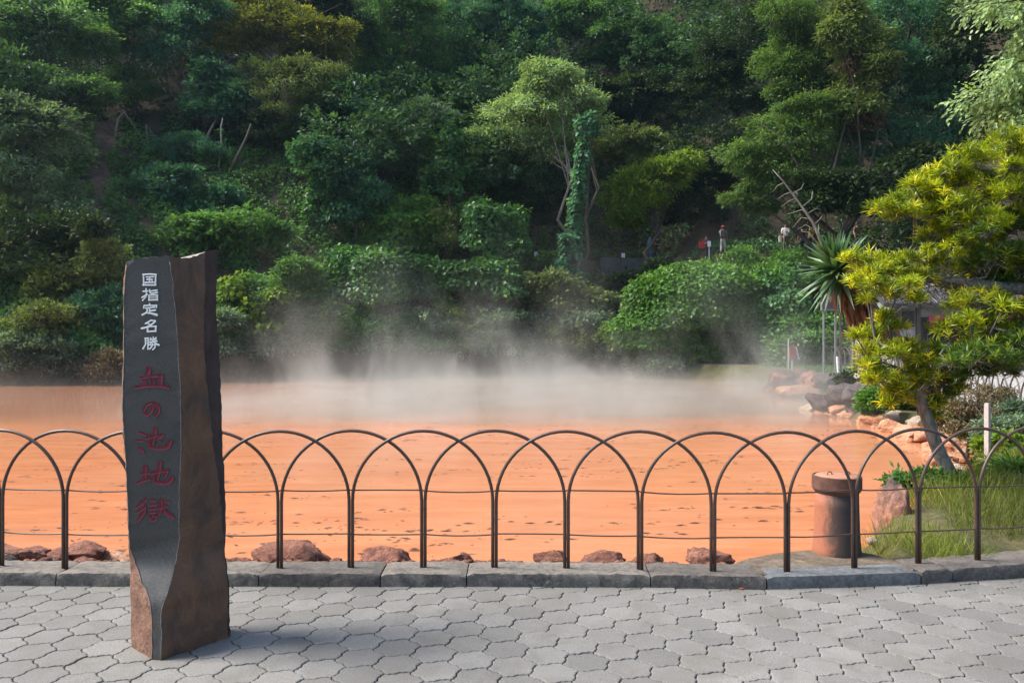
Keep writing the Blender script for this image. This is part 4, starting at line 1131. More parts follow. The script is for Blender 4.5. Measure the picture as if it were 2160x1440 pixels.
fence(far_posts, 'low arched iron fence along the path right of the pond', 0.93, 0.016, M['ironpale'], (0.22,), 0.006, 7)
# path beyond that fence
V = []; k = 0; Fc = []
for i, t in enumerate(np.linspace(0, dist[-1], 40)):
    p = np.array([np.interp(t, dist, fp[:, j]) for j in range(3)])
    t2 = np.array([np.interp(min(t + 0.5, dist[-1]), dist, fp[:, j]) for j in range(3)]) - p
    if np.linalg.norm(t2) < 1e-6: t2 = np.array((-0.1, -1, 0))
    nr = unit(np.array((-t2[1], t2[0], 0)))
    if nr[0] < 0: nr = -nr
    for wv in np.linspace(0.15, 7.5, 12):
        q = p + nr * wv
        V.append((q[0], q[1], tz(q[0], q[1]) + 0.03))
Fc = [(i * 12 + j, i * 12 + j + 1, (i + 1) * 12 + j + 1, (i + 1) * 12 + j) for i in range(39) for j in range(11)]
tag(obj('path', mesh_py('path', V, Fc, M['path'], True)), 'pale grey path beyond the right hand fence', None, None, 'structure')

# ------------------------------------------------------------------ concrete slab and stoneware pipe
sl = [(1500, 1203), (1535, 1192), (1580, 1177), (1640, 1166), (1700, 1160), (1775, 1158), (1840, 1168), (1900, 1185), (1930, 1196), (1925, 1203), (1800, 1206), (1640, 1213), (1600, 1210)]
top = [gnd(a, b, 0.078) for a, b in sl]; n = len(top)
V = [tuple(p) for p in top] + [(p[0], p[1], -0.8) for p in top]
Fc = [tuple(range(n))] + [(k, n + k, n + (k + 1) % n, (k + 1) % n) for k in range(n)]
me = mesh_py('concrete_slab', V, Fc, M['slab'])
bmx = bmesh.new(); bmx.from_mesh(me); bmesh.ops.recalc_face_normals(bmx, faces=bmx.faces); bmx.to_mesh(me); bmx.free()
tag(obj('concrete_slab', me), 'brownish concrete slab under the stoneware pipe', 'slab')
pb = gnd(1765, 1163, 0.08)
def m_pipe():
    m, n, b, L = newmat('stoneware_pipe')
    g = n.nodes.new('ShaderNodeTexCoord').outputs['Object']
    sx = n.nodes.new('ShaderNodeSeparateXYZ'); L(g, sx.inputs[0])
    mpp = n.nodes.new('ShaderNodeMapping'); mpp.inputs['Scale'].default_value = (1, 1, 0.45); L(g, mpp.inputs[0])
    t = noise(n, 11, 9, 0.78, mpp.outputs[0], dist=0.6); f = noise(n, 130, 4, 0.85, g)
    # orange stain on the left; shade of the right half painted into the colour
    e = math_n(n, 'ADD', math_n(n, 'MULTIPLY', sx.outputs[0], 5.0), math_n(n, 'MULTIPLY', math_n(n, 'SUBTRACT', t.outputs[0], 0.5), 1.3))
    r = ramp(n, math_n(n, 'ADD', e, 0.88), [(0.18, (0.30, 0.105, 0.055)), (0.36, (0.17, 0.07, 0.042)), (0.50, (0.062, 0.038, 0.030)), (1.0, (0.035, 0.028, 0.027))])
    c = mix(n, 0.5, r.outputs[0], ramp(n, f.outputs[0], [(0.3, 0.25), (0.7, 0.8)]).outputs[0], 'OVERLAY')
    L(c, b.inputs['Base Color']); b.inputs['Roughness'].default_value = 0.75
    bump(n, math_n(n, 'ADD', t.outputs[0], f.outputs[0]), 0.5, 0.004, b)
    return m
pipe = empty('stoneware_pipe', pb, 'upright stoneware pipe stained orange, shade painted on its right half, with a mud topped lid', 'pipe')
hp = 0.555; rp_ = 0.155
mb = MB(); mb.lathe([(rp_ * 1.10, -0.06), (rp_ * 1.08, 0.02), (rp_ * 1.04, 0.07), (rp_, 0.18), (rp_ * 0.97, 0.34), (rp_ * 0.96, hp - 0.12)], 40)
mb.build('body', m_pipe(), pipe, True)
mb = MB(); mb.lathe([(rp_ * 0.95, hp - 0.13), (rp_ * 0.99, hp - 0.118), (rp_ * 1.10, hp - 0.095), (rp_ * 1.10, hp - 0.02), (rp_ * 1.10, hp - 0.004), (rp_ * 1.03, hp), (rp_ * 1.0, hp - 0.012)], 40)
mb.build('collar', plain('collar_stone', (0.10, 0.045, 0.030), 0.85, 0, 0.6, 14, 0.003), pipe, True).modifiers.new('edge', 'EDGE_SPLIT').split_angle = R(25)
mb = MB(); mb.lathe([(rp_ * 1.0, hp - 0.03), (rp_ * 0.99, hp - 0.008), (rp_ * 0.9, hp + 0.002), (0.02, hp + 0.004)], 36)
mb.build('lid', plain('lid_mud', (0.34, 0.16, 0.10), 0.9, 0, 0.25, 20, 0.002), pipe, True)
for sx_ in (-0.055, 0.075):
    mb = MB(); mb.tube([(sx_ + 0.022 * math.cos(a), -0.01 + 0.012 * math.cos(a), hp + 0.002 + 0.024 * math.sin(a)) for a in np.linspace(0, math.pi, 9)], 0.004, 6)
    mb.build('handle', M['iron'], pipe, True)

# ------------------------------------------------------------------ rocks
def rock_mesh(seed, sub=4, rough=0.35, flat=1.0, ridges=0.0):
    rs = np.random.RandomState(seed)
    bm = bmesh.new(); bmesh.ops.create_icosphere(bm, subdivisions=sub, radius=1)
    offs = rs.uniform(-9, 9, 3)
    from mathutils import noise as N_
    # chisel with a few planes, then displace
    planes = [(unit(rs.normal(0, 1, 3)), rs.uniform(0.55, 0.85)) for _ in range(9)]
    for v in bm.verts:
        p = np.array(v.co)
        for nrm, d in planes:
            e = p.dot(nrm) - d
            if e > 0: p = p - nrm * e * 0.95
        q = Vector(p)
        d = N_.fractal(q * 1.4 + Vector(offs), 0.9, 2.1, 4) * rough * 0.45 + N_.fractal(q * 5 + Vector(offs), 0.8, 2.0, 3) * rough * 0.32
        v.co = q * (1 + d)
        v.co.z *= flat
    me = bpy.data.meshes.new('rock'); bm.to_mesh(me); bm.free()
    me.polygons.foreach_set('use_smooth', [True] * len(me.polygons))
    return me
GR = 1.2
def rock(label, px, py, hw, hh, Y, mat, seed, group=None, sink=0.35, deep=1.0, rz=None, z0=None):
    """px, py: middle of the visible stone; half sizes in photo pixels"""
    c = at(px, py, Y); rx = hw * Y / F; rz_ = hh * Y / F
    me = rock_mesh(seed, 4 if hw * 0.47 > 14 else 3)
    me.materials.append(mat)
    zlow = c[2] - rz_ - rz_ * sink * 2
    hz = (c[2] + rz_ - zlow) / 2
    me.transform(Matrix.Diagonal((rx * GR, max(rx * 0.75, min(rx, rz_ * 2)) * deep * 1.2, hz * (1.12 if GR > 1.15 else GR), 1)))
    o = obj('rock', me, None, (c[0], c[1], zlow + hz))
    o.rotation_euler = (0, 0, random.uniform(-0.4, 0.4) if rz is None else rz)
    return tag(o, label, 'rock', group)
g1 = 'reddish rocks behind the near kerb'
for (px, py, hw, hh, lab, m_, sd_) in (
    (12, 1165, 34, 20, 'reddish rock at the far left end behind the kerb', 'rockred', 1), (66, 1166, 34, 12, 'low flat reddish rock second from the left end', 'rockred', 2),
    (125, 1173, 28, 15, 'small reddish rock behind the second fence post', 'rockred', 33),
    (188, 1160, 42, 18, 'humped reddish rock left of the stone pillar', 'rockred', 3), (245, 1176, 40, 15, 'jagged ochre rock touching the left side of the pillar', 'rockorange', 4),
    (505, 1184, 28, 10, 'small dark red rock right of the pillar', 'rockred', 5), (617, 1170, 74, 27, 'largest smooth red boulder behind the kerb', 'rockred', 6),
    (705, 1187, 22, 8, 'thin pale rock sliver beside the largest red boulder', 'rockpale', 7), (815, 1180, 68, 21, 'wide low red boulder behind the kerb', 'rockred', 8),
    (962, 1182, 32, 11, 'knobbly brown rock base behind the kerb', 'rockred', 9), (982, 1177, 17, 13, 'knob of brown rock standing on the knobbly base', 'rockred', 10),
    (1075, 1186, 26, 5, 'flat rock just showing over the kerb', 'rockred', 11), (1165, 1176, 40, 15, 'squared reddish rock behind a fence post', 'rockred', 12),
    (1266, 1179, 50, 14, 'mottled pink rock behind the kerb', 'rockred', 13), (1370, 1181, 40, 14, 'rounded grey red rock behind the kerb', 'rockred', 14),
    (1488, 1175, 46, 18, 'pointed red rock beside the concrete slab', 'rockred', 15)):
    rock(lab, px, py, hw, hh, (EYE + 0.0) * F / (1195 - CY) * 1.045 + random.uniform(0, .05), M[m_], sd_, g1, 0.3, 0.7)
GR = 1.1
rock('dark angular rock in the lower left corner on the kerb', 10, 1181, 24, 12, 5.5, M['rockdark'], 21, g1, 0.2)
rock('large orange and dark rock beside the pipe', 1886, 1102, 40, 78, 6.95, M['rockhalf'], 22, None, 0.3)
rock('small pale rock in the grass edge by the pipe', 1838, 1137, 12, 9, 6.2, M['rockpale'], 23)
rock('large rounded dark boulder on the right bank', 1818, 838, 37, 29, 19.5, M['rockdark'], 24)
rock('grey boulder leaning left of the large dark boulder', 1776, 826, 28, 19, 20.6, M['rockdark'], 25)
rock('black smooth rock at the tip of the right bank', 1728, 842, 27, 17, 21.2, M['rockdark'], 26)
rock('dark orange footed outcrop at the right end of the far shore', 1655, 806, 58, 26, 30, M['rockhalf'], 27)
rock('grey outcrop beside the orange footed outcrop', 1725, 806, 52, 24, 27.5, M['rockhalf'], 28)
rock('rounded grey rock behind the black smooth rock', 1755, 797, 36, 18, 26, M['rockdark'], 29)
rock('low orange rock in the water before the outcrops', 1690, 822, 46, 13, 27, M['rockorange'], 30)
gb = 'orange stained rocks edging the right bank'
bk = [(1708, 858, 20, 9, 21.9), (1742, 853, 24, 13, 21.4), (1776, 866, 28, 12, 20.4), (1738, 872, 22, 8, 21.0), (1805, 872, 30, 14, 19.6), (1832, 862, 22, 12, 19.8), (1843, 886, 30, 13, 18.2), (1872, 868, 30, 16, 18.8),
      (1900, 882, 32, 15, 17.4), (1925, 872, 26, 13, 18.0), (1884, 900, 30, 14, 16.6), (1935, 890, 26, 15, 16.6), (1922, 912, 30, 16, 15.6), (1945, 918, 24, 14, 14.9), (1990, 897, 26, 9, 16.0), (1998, 912, 30, 13, 15.2),
      (2022, 922, 30, 15, 14.3), (2042, 942, 22, 13, 13.7), (2010, 942, 30, 15, 13.4), (1975, 945, 26, 12, 13.6), (2020, 965, 26, 12, 12.4), (1985, 968, 30, 12, 12.2), (2015, 990, 26, 12, 11.2), (1985, 1000, 26, 12, 10.7), (1950, 1020, 24, 10, 9.9)]
bk += [(1760, 874, 14, 6, 20.6), (1822, 884, 16, 7, 18.9), (1856, 900, 18, 8, 17.2), (1902, 918, 20, 9, 15.7), (1915, 930, 18, 8, 14.9), (1962, 905, 18, 10, 15.6), (1975, 925, 20, 10, 14.8), (2004, 928, 18, 9, 14.2), (2030, 955, 18, 10, 12.9),
       (1968, 962, 18, 8, 12.9), (2048, 928, 18, 9, 14.2), (1996, 880, 18, 7, 16.9), (2000, 980, 18, 9, 11.8), (1960, 1000, 18, 8, 10.9), (1935, 1036, 16, 8, 9.4)]
ORD = 'first second third fourth fifth sixth seventh eighth ninth tenth eleventh twelfth thirteenth fourteenth fifteenth sixteenth seventeenth eighteenth nineteenth twentieth twenty-first twenty-second twenty-third twenty-fourth twenty-fifth twenty-sixth twenty-seventh twenty-eighth twenty-ninth thirtieth thirty-first thirty-second thirty-third thirty-fourth thirty-fifth thirty-sixth'.split()
bk.sort(key=lambda q: -q[4]); nO = nP = 0
for i, (px, py, hw, hh, Y) in enumerate(bk):
    pale = py < 720 + 1.72 * F / Y - 2 or i % 5 == 0
    if pale: lab = 'pale weathered stone, ' + ORD[nP] + ' pale one counted from the far tip of the right bank'; nP += 1
    else: lab = 'orange stained stone, ' + ORD[nO] + ' orange one counted from the far tip of the right bank'; nO += 1
    rock(lab, px, py, hw, hh, Y, M['rockpale' if pale else 'rockorange'], 100 + i, gb, 0.35)

# ------------------------------------------------------------------ floating leaves on the film
def debris():
    rs = np.random.RandomState(21); V = []; Q = []
    cl = []
    for _ in range(620):
        y = 5.9 + 13 * rs.rand() ** 1.2; x = rs.uniform(-0.68, 0.66) * y
        if math.sin(x * 0.9 + y * 0.5) + math.sin(y * 1.7 - x * 0.35) < rs.uniform(-1.4, 1.2): continue
        cl.append((x, y))
    n = 0
    for x, y in cl:
        for _ in range(rs.randint(1, 9)):
            a = rs.normal(0, 0.5); L = 0.025 + 0.13 * rs.rand() ** 2; W = L * rs.uniform(0.08, 0.3)
            px, py = x + rs.normal(0, 0.22), y + rs.normal(0, 0.06)
            if pool_sd(np.array([px]), np.array([py]))[0] > -0.15: continue
            d = np.array((math.cos(a), math.sin(a) * 0.7)); s = np.array((-d[1], d[0])); b_ = rs.normal(0, 0.3) * W
            p = np.array((px, py)); z = WZ + 0.004
            V += [(*(p - d * L / 2), z), (*(p + s * W / 2 + d * b_), z + 0.006), (*(p + d * L / 2), z + 0.003), (*(p - s * W / 2 + d * b_), z + 0.002)]
            Q.append((n, n + 1, n + 2, n + 3)); n += 4
    m = plain('wet_leaf_litter', (0.07, 0.028, 0.015), 0.7, 0, 0.6, 3)
    tag(obj('floating_leaves', mesh_np('floating_leaves', np.array(V), np.array(Q), m)), 'dead leaves floating on the orange film of the pond', None, None, 'stuff')
debris()

# ------------------------------------------------------------------ grass on the right bank
def pebbles():
    rs = np.random.RandomState(14)
    me0 = rock_mesh(50, 1, 0.4); V0 = np.array([v.co for v in me0.vertices]); F0 = np.array([list(q.vertices) for q in me0.polygons])
    V = []; Q = []
    for k in range(420):
        px = rs.uniform(-260, 1560); kp = kerb_pt(px) + kerb_nrm(px) * (0.29 + 0.22 * rs.rand() ** 1.4)
        r = rs.uniform(0.010, 0.038) * (1 + (rs.rand() < 0.12) * 0.8)
        a = rs.uniform(0, 6.28); ca, sa = math.cos(a), math.sin(a)
        v = V0 * r * np.array((1.3, 0.9, 0.7)); v = np.stack([v[:, 0] * ca - v[:, 1] * sa + kp[0], v[:, 0] * sa + v[:, 1] * ca + kp[1], v[:, 2] + 0.045 - 0.18 * max(0, np.linalg.norm(kp - kerb_pt(px)) - 0.36)], 1)
        Q.append(F0 + len(V) * len(V0)); V.append(v)
    tag(obj('pebbles', mesh_np('pebbles', np.concatenate(V), np.concatenate(Q), M['rockred'], True)), 'small reddish stones and grit behind the kerb', None, None, 'stuff')
pebbles()
def grass():
    rs = np.random.RandomState(4); lv = Leaves()
    n = 110000
    x = rs.uniform(2.6, 9.5, n); y = 5.45 + 9.5 * rs.rand(n) ** 1.25
    pxk = np.interp(x, KXY[:, 0], KPX); ky = np.interp(pxk, KPX, KXY[:, 1]) + 0.25
    ok = (y > ky) & (pool_sd(x, y) > 0.12) & ~((x < 2.9) & (y < 5.9))
    nz = np.sin(x * 2.1) * np.cos(y * 1.7) + 0.5 * np.sin(5 * x + 3 * y)
    ok &= nz > -1.1 + rs.rand(n) * 0.8
    ok &= ((x - 3.3) ** 2 + (y - 6.75) ** 2 > 0.16) & ~((x < 3.35) & (y > 6.0) & (y < 7.2) & (rs.rand(n) < 0.4))
    x, y, nz = x[ok], y[ok], nz[ok]; m = len(x)
    P = np.stack([x, y, terrain(x, y) - 0.01], 1)
    D = np.stack([rs.normal(0, 0.45, m), rs.normal(0, 0.45, m), np.full(m, 1.0)], 1)
    N = np.stack([rs.normal(0, 1, m), rs.normal(0, 1, m) - 0.5, np.full(m, 0.2)], 1)
    lv.add(P, D, N, rs.uniform(0.07, 0.34, m) * (0.8 + 0.25 * nz), rs.uniform(0.003, 0.006, m) * (0.7 + 0.05 * y), np.clip(0.4 + 0.18 * nz + rs.normal(0, 0.2, m), 0, 1))
    tag(obj('grass', lv.mesh('grass', LM['grass'], 0.02)), 'long unmown grass on the right bank', None, None, 'stuff')
    lv = Leaves(); n = 26000
    x = rs.uniform(8.5, 17, n); y = rs.uniform(15, 38, n)
    ok = (pool_sd(x, y) > 0.8)
    fx = np.interp(y, fp[::-1, 1], fp[::-1, 0]); ok &= x < fx - 0.1
    x, y = x[ok], y[ok]; m = len(x)
    P = np.stack([x, y, terrain(x, y)], 1)
    D = np.stack([rs.normal(0, 0.5, m), rs.normal(0, 0.5, m), np.full(m, 0.8)], 1)
    N = np.stack([rs.normal(0, 1, m), rs.normal(0, 1, m), np.full(m, 0.5)], 1)
    lv.add(P, D, N, rs.uniform(0.08, 0.2, m), rs.uniform(0.02, 0.05, m), rs.beta(2, 2.5, m))
    tag(obj('grass', lv.mesh('grass', LM['kudzulit'], 0.02)), 'short green cover between the right bank and the path fence', None, None, 'stuff')
    # moss and weeds in the angle of kerb and paving
    lv = Leaves(); n = 5200
    px = rs.choice([60, 240, 560, 610, 650, 900, 1150, 1170, 1190, 1330, 2090, 2150], n) + rs.normal(0, 26, n)
    xy = np.array([kerb_pt(p) - kerb_nrm(p) * abs(rs.normal(0, 0.006)) for p in px])
    P = np.column_stack([xy, np.full(n, -0.006)])
    D = np.stack([rs.normal(0, 0.8, n), rs.normal(-0.4, 0.6, n), np.full(n, 0.7)], 1)
    lv.add(P, D, rs.normal(0, 1, (n, 3)), rs.uniform(0.004, 0.013, n), 0.003, rs.uniform(0.1, 0.6, n))
    tag(obj('moss', lv.mesh('moss', LM['broad'])), 'thin moss along the foot of the kerb', None, None, 'stuff')
grass()
lv = Leaves(); p = gnd(1562, 1239, 0.004)
lv.add(np.array([p + (-0.02, -0.02, 0.002), p + (-0.005, -0.022, 0.004)]), np.array([(1, 0.1, 0.06), (1, 0.5, 0.25)]), np.array([(0, -0.5, 1.0), (0, -0.6, 0.8)]), np.array([0.045, 0.03]), np.array([0.024, 0.018]), np.array([0.5, 0.7]))
me = lv.mesh('fallen_leaf', plain('orange_dead_leaf', (0.45, 0.13, 0.05), 0.6, 0, 0.3, 60)); me.transform(Matrix.Translation(-Vector(p)))
tag(obj('fallen_leaf', me, None, p), 'single orange fallen leaf at the foot of the kerb', 'leaf')
# ------------------------------------------------------------------ yellow podocarpus on the right bank
def whorls(lv, rs, c, r, n, L=0.105, W=0.0115, green=0.0):
    """rosettes of strap leaves on the upper and outer side of a pad"""
    d = rand_dirs(rs, n * 2); d = d[d[:, 2] > -0.35][:n]
    for dq in d:
        p = c + dq * r * np.array((1, 1, 0.5)) * rs.uniform(0.3, 1.1)
        ax = unit(dq * 0.55 + UP * 0.75 + rs.normal(0, 0.25, 3))
        m = rs.randint(13, 22)
        u = unit(np.cross(ax, rs.normal(0, 1, 3))); v = np.cross(ax, u)
        a = rs.uniform(0, 2 * math.pi, m); el = rs.uniform(0.05, 1.25, m)
        D = (u[None] * np.cos(a)[:, None] + v[None] * np.sin(a)[:, None]) * np.cos(el)[:, None] + ax[None] * np.sin(el)[:, None]
        st = ax[None] * rs.uniform(-0.04, 0.03, m)[:, None]
        N = ax[None] + rs.normal(0, 0.25, (m, 3))
        lv.add(p[None] + st, D, N, rs.uniform(0.6, 1.1, m) * L, rs.uniform(0.8, 1.2, m) * W, np.clip(rs.normal(0.51 - green, 0.28) + rs.normal(0, 0.12, m), 0, 1))

def podocarpus():
    rs = np.random.RandomState(77)
    Y0 = 8.7
    b0 = np.array(gnd(2012, 1012, 0.22)); Y0 = b0[1]
    root = empty('podocarpus_tree', b0, 'yellow green podocarpus tree leaning over the right bank', 'tree')
    # pads: px, py, radius, depth offset, greenness
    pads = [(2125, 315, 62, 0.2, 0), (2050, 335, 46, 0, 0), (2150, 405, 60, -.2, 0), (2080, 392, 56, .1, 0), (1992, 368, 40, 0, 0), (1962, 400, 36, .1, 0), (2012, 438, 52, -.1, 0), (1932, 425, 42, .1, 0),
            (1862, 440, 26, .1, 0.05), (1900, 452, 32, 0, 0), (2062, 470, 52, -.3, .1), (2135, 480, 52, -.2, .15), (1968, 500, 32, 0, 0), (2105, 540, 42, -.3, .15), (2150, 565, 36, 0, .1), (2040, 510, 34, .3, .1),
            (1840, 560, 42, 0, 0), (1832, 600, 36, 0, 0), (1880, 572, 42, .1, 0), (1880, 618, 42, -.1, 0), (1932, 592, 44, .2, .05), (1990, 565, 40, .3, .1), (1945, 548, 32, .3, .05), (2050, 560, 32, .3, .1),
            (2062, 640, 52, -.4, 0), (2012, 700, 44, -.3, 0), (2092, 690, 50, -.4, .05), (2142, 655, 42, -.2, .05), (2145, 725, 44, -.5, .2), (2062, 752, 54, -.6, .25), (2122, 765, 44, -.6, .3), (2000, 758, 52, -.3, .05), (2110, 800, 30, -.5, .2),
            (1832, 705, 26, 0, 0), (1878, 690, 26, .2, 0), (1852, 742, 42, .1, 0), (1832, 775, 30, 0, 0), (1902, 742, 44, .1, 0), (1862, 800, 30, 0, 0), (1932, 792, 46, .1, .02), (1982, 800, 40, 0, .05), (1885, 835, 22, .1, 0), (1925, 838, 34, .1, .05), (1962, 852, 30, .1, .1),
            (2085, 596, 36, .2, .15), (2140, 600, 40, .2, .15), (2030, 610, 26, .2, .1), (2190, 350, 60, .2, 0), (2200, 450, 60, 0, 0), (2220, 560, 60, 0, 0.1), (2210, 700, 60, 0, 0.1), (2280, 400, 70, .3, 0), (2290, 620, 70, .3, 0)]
    for px, py, r, dy, gr in list(pads):
        for _ in range(2):
            a = rs.uniform(0, 6.28); pads.append((px + math.cos(a) * r * 1.05, py + math.sin(a) * r * 0.9, r * rs.uniform(0.3, 0.5), dy + rs.normal(0, .3), gr))
    pads = [q for q in pads if not (1885 < q[0] < 1995 and 642 < q[1] < 722) and q[1] - q[2] * .6 > 272 - (q[0] - 2100) * .25 and not (q[0] > 2085 and q[1] + q[2] * .6 > 812)]
    lv = Leaves(); lg = Leaves(); cs = []
    for px, py, r, dy, gr in pads:
        y = Y0 + dy + rs.normal(0, 0.12); c = at(px, py, y); rr = 1.15 * r * y / F
        cs.append((c, rr))
        nw = int(10 + 50 * (rr / 0.25) ** 2)
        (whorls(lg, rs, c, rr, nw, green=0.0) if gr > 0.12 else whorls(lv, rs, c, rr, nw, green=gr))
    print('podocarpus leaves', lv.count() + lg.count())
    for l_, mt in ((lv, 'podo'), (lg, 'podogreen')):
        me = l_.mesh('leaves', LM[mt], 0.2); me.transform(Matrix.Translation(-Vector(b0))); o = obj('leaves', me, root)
        o['label'] = 'sunlit yellow leaf rosettes' if mt == 'podo' else 'greener leaf rosettes on the lower right'
    def tb(path, rad, n=8):
        mb = MB(); P = [at(px, py, Y0 + dy) - b0 for px, py, dy in path]; return mb.tube(P, rad, n) or mb
    mb = tb([(2018, 1040, 0), (2006, 1005, 0), (1984, 960, 0), (1968, 920, 0), (1955, 880, 0), (1947, 850, 0), (1946, 828, 0), (1956, 806, 0.05)], [0.095, 0.074, 0.066, 0.062, 0.06, 0.056, 0.05, 0.045], 12)
    mb.build('trunk', M['barkgrey'], root, True)
    limbs_ = [([(1950, 835, 0), (1990, 805, 0), (2040, 775, -.1), (2100, 757, -.2), (2170, 735, -.2), (2250, 700, -.1)], [0.042, 0.04, 0.038, 0.038, 0.042, 0.05]),
              ([(2260, 700, -.1), (2240, 640, 0), (2160, 610, 0), (2090, 603, 0), (2030, 594, 0), (1960, 590, .1), (1900, 600, .1), (1850, 590, 0)], [0.07, 0.075, 0.062, 0.052, 0.04, 0.026, 0.018, 0.009]),
              ([(2240, 640, 0), (2220, 540, 0), (2160, 470, 0), (2090, 440, 0), (2010, 440, 0), (1930, 440, 0.1), (1870, 446, 0.1)], [0.06, 0.055, 0.045, 0.034, 0.024, 0.015, 0.008]),
              ([(2220, 540, 0), (2200, 430, .1), (2150, 380, .1), (2080, 360, 0), (2030, 345, 0)], [0.045, 0.04, 0.03, 0.02, 0.01]),
              ([(2100, 757, -.2), (2040, 740, -.2), (1990, 742, -.1), (1930, 745, .1), (1880, 720, .1), (1845, 712, 0)], [0.04, 0.032, 0.026, 0.018, 0.012, 0.007]),
              ([(1956, 806, .05), (1930, 800, .1), (1890, 775, .1), (1850, 760, .1)], [0.035, 0.026, 0.018, 0.008]),
              ([(1950, 835, 0), (1960, 800, -.1), (2000, 770, -.2), (2050, 760, -.4), (2110, 775, -.5)], [0.035, 0.03, 0.024, 0.017, 0.009]),
              ([(2170, 735, -.2), (2130, 700, -.3), (2080, 690, -.35), (2020, 700, -.3)], [0.035, 0.028, 0.02, 0.01])]
    for path, rad in limbs_:
        tb(path, rad, 8).build('limb', M['barkgrey'], root, True)
    mb = MB()
    allp = np.array([at(px, py, Y0 + dy) for path, _ in limbs_ for px, py, dy in path])
    for c, rr in cs:
        k = np.argsort(np.linalg.norm(allp - c, axis=1))[:3]
        s = allp[k[rs.randint(3)]]
        m1 = (s + c) / 2 + rs.normal(0, 0.05, 3) - UP * 0.03
        mb.tube([s - b0, m1 - b0, c - b0], [0.012, 0.009, 0.005], 5, False)
        for _ in range(16):
            d = rand_dirs(rs, 1)[0] * np.array((1, 1, 0.5)); e = c + d * rr * rs.uniform(0.5, 1.0); f = c + rs.normal(0, 0.2, 3) * rr
            g = (e + f) / 2 + rs.normal(0, 0.2, 3) * rr
            mb.tube([f - b0, g - b0, e - b0], [0.005, 0.004, 0.002], 4, False)
    # grey bare twigs under the upper canopy
    for _ in range(340):
        px, py = rs.uniform(1890, 2110), rs.uniform(545, 660)
        if py > 600 + (2110 - px) * 0.3: continue
        c = at(px, py, Y0 + rs.uniform(0, 0.5)); d = unit(rs.normal(0, 1, 3) * np.array((1, 0.6, 0.5))); L = rs.uniform(0.05, 0.22)
        mb.tube([c - d * L - b0, c + rs.normal(0, 0.3, 3) * L * 0.6 - b0, c + d * L - b0], [0.004, 0.003, 0.0015], 3, False)
    o = mb.build('twigs', M['barkgrey'], root, True); tag(o, kind='stuff')
podocarpus()

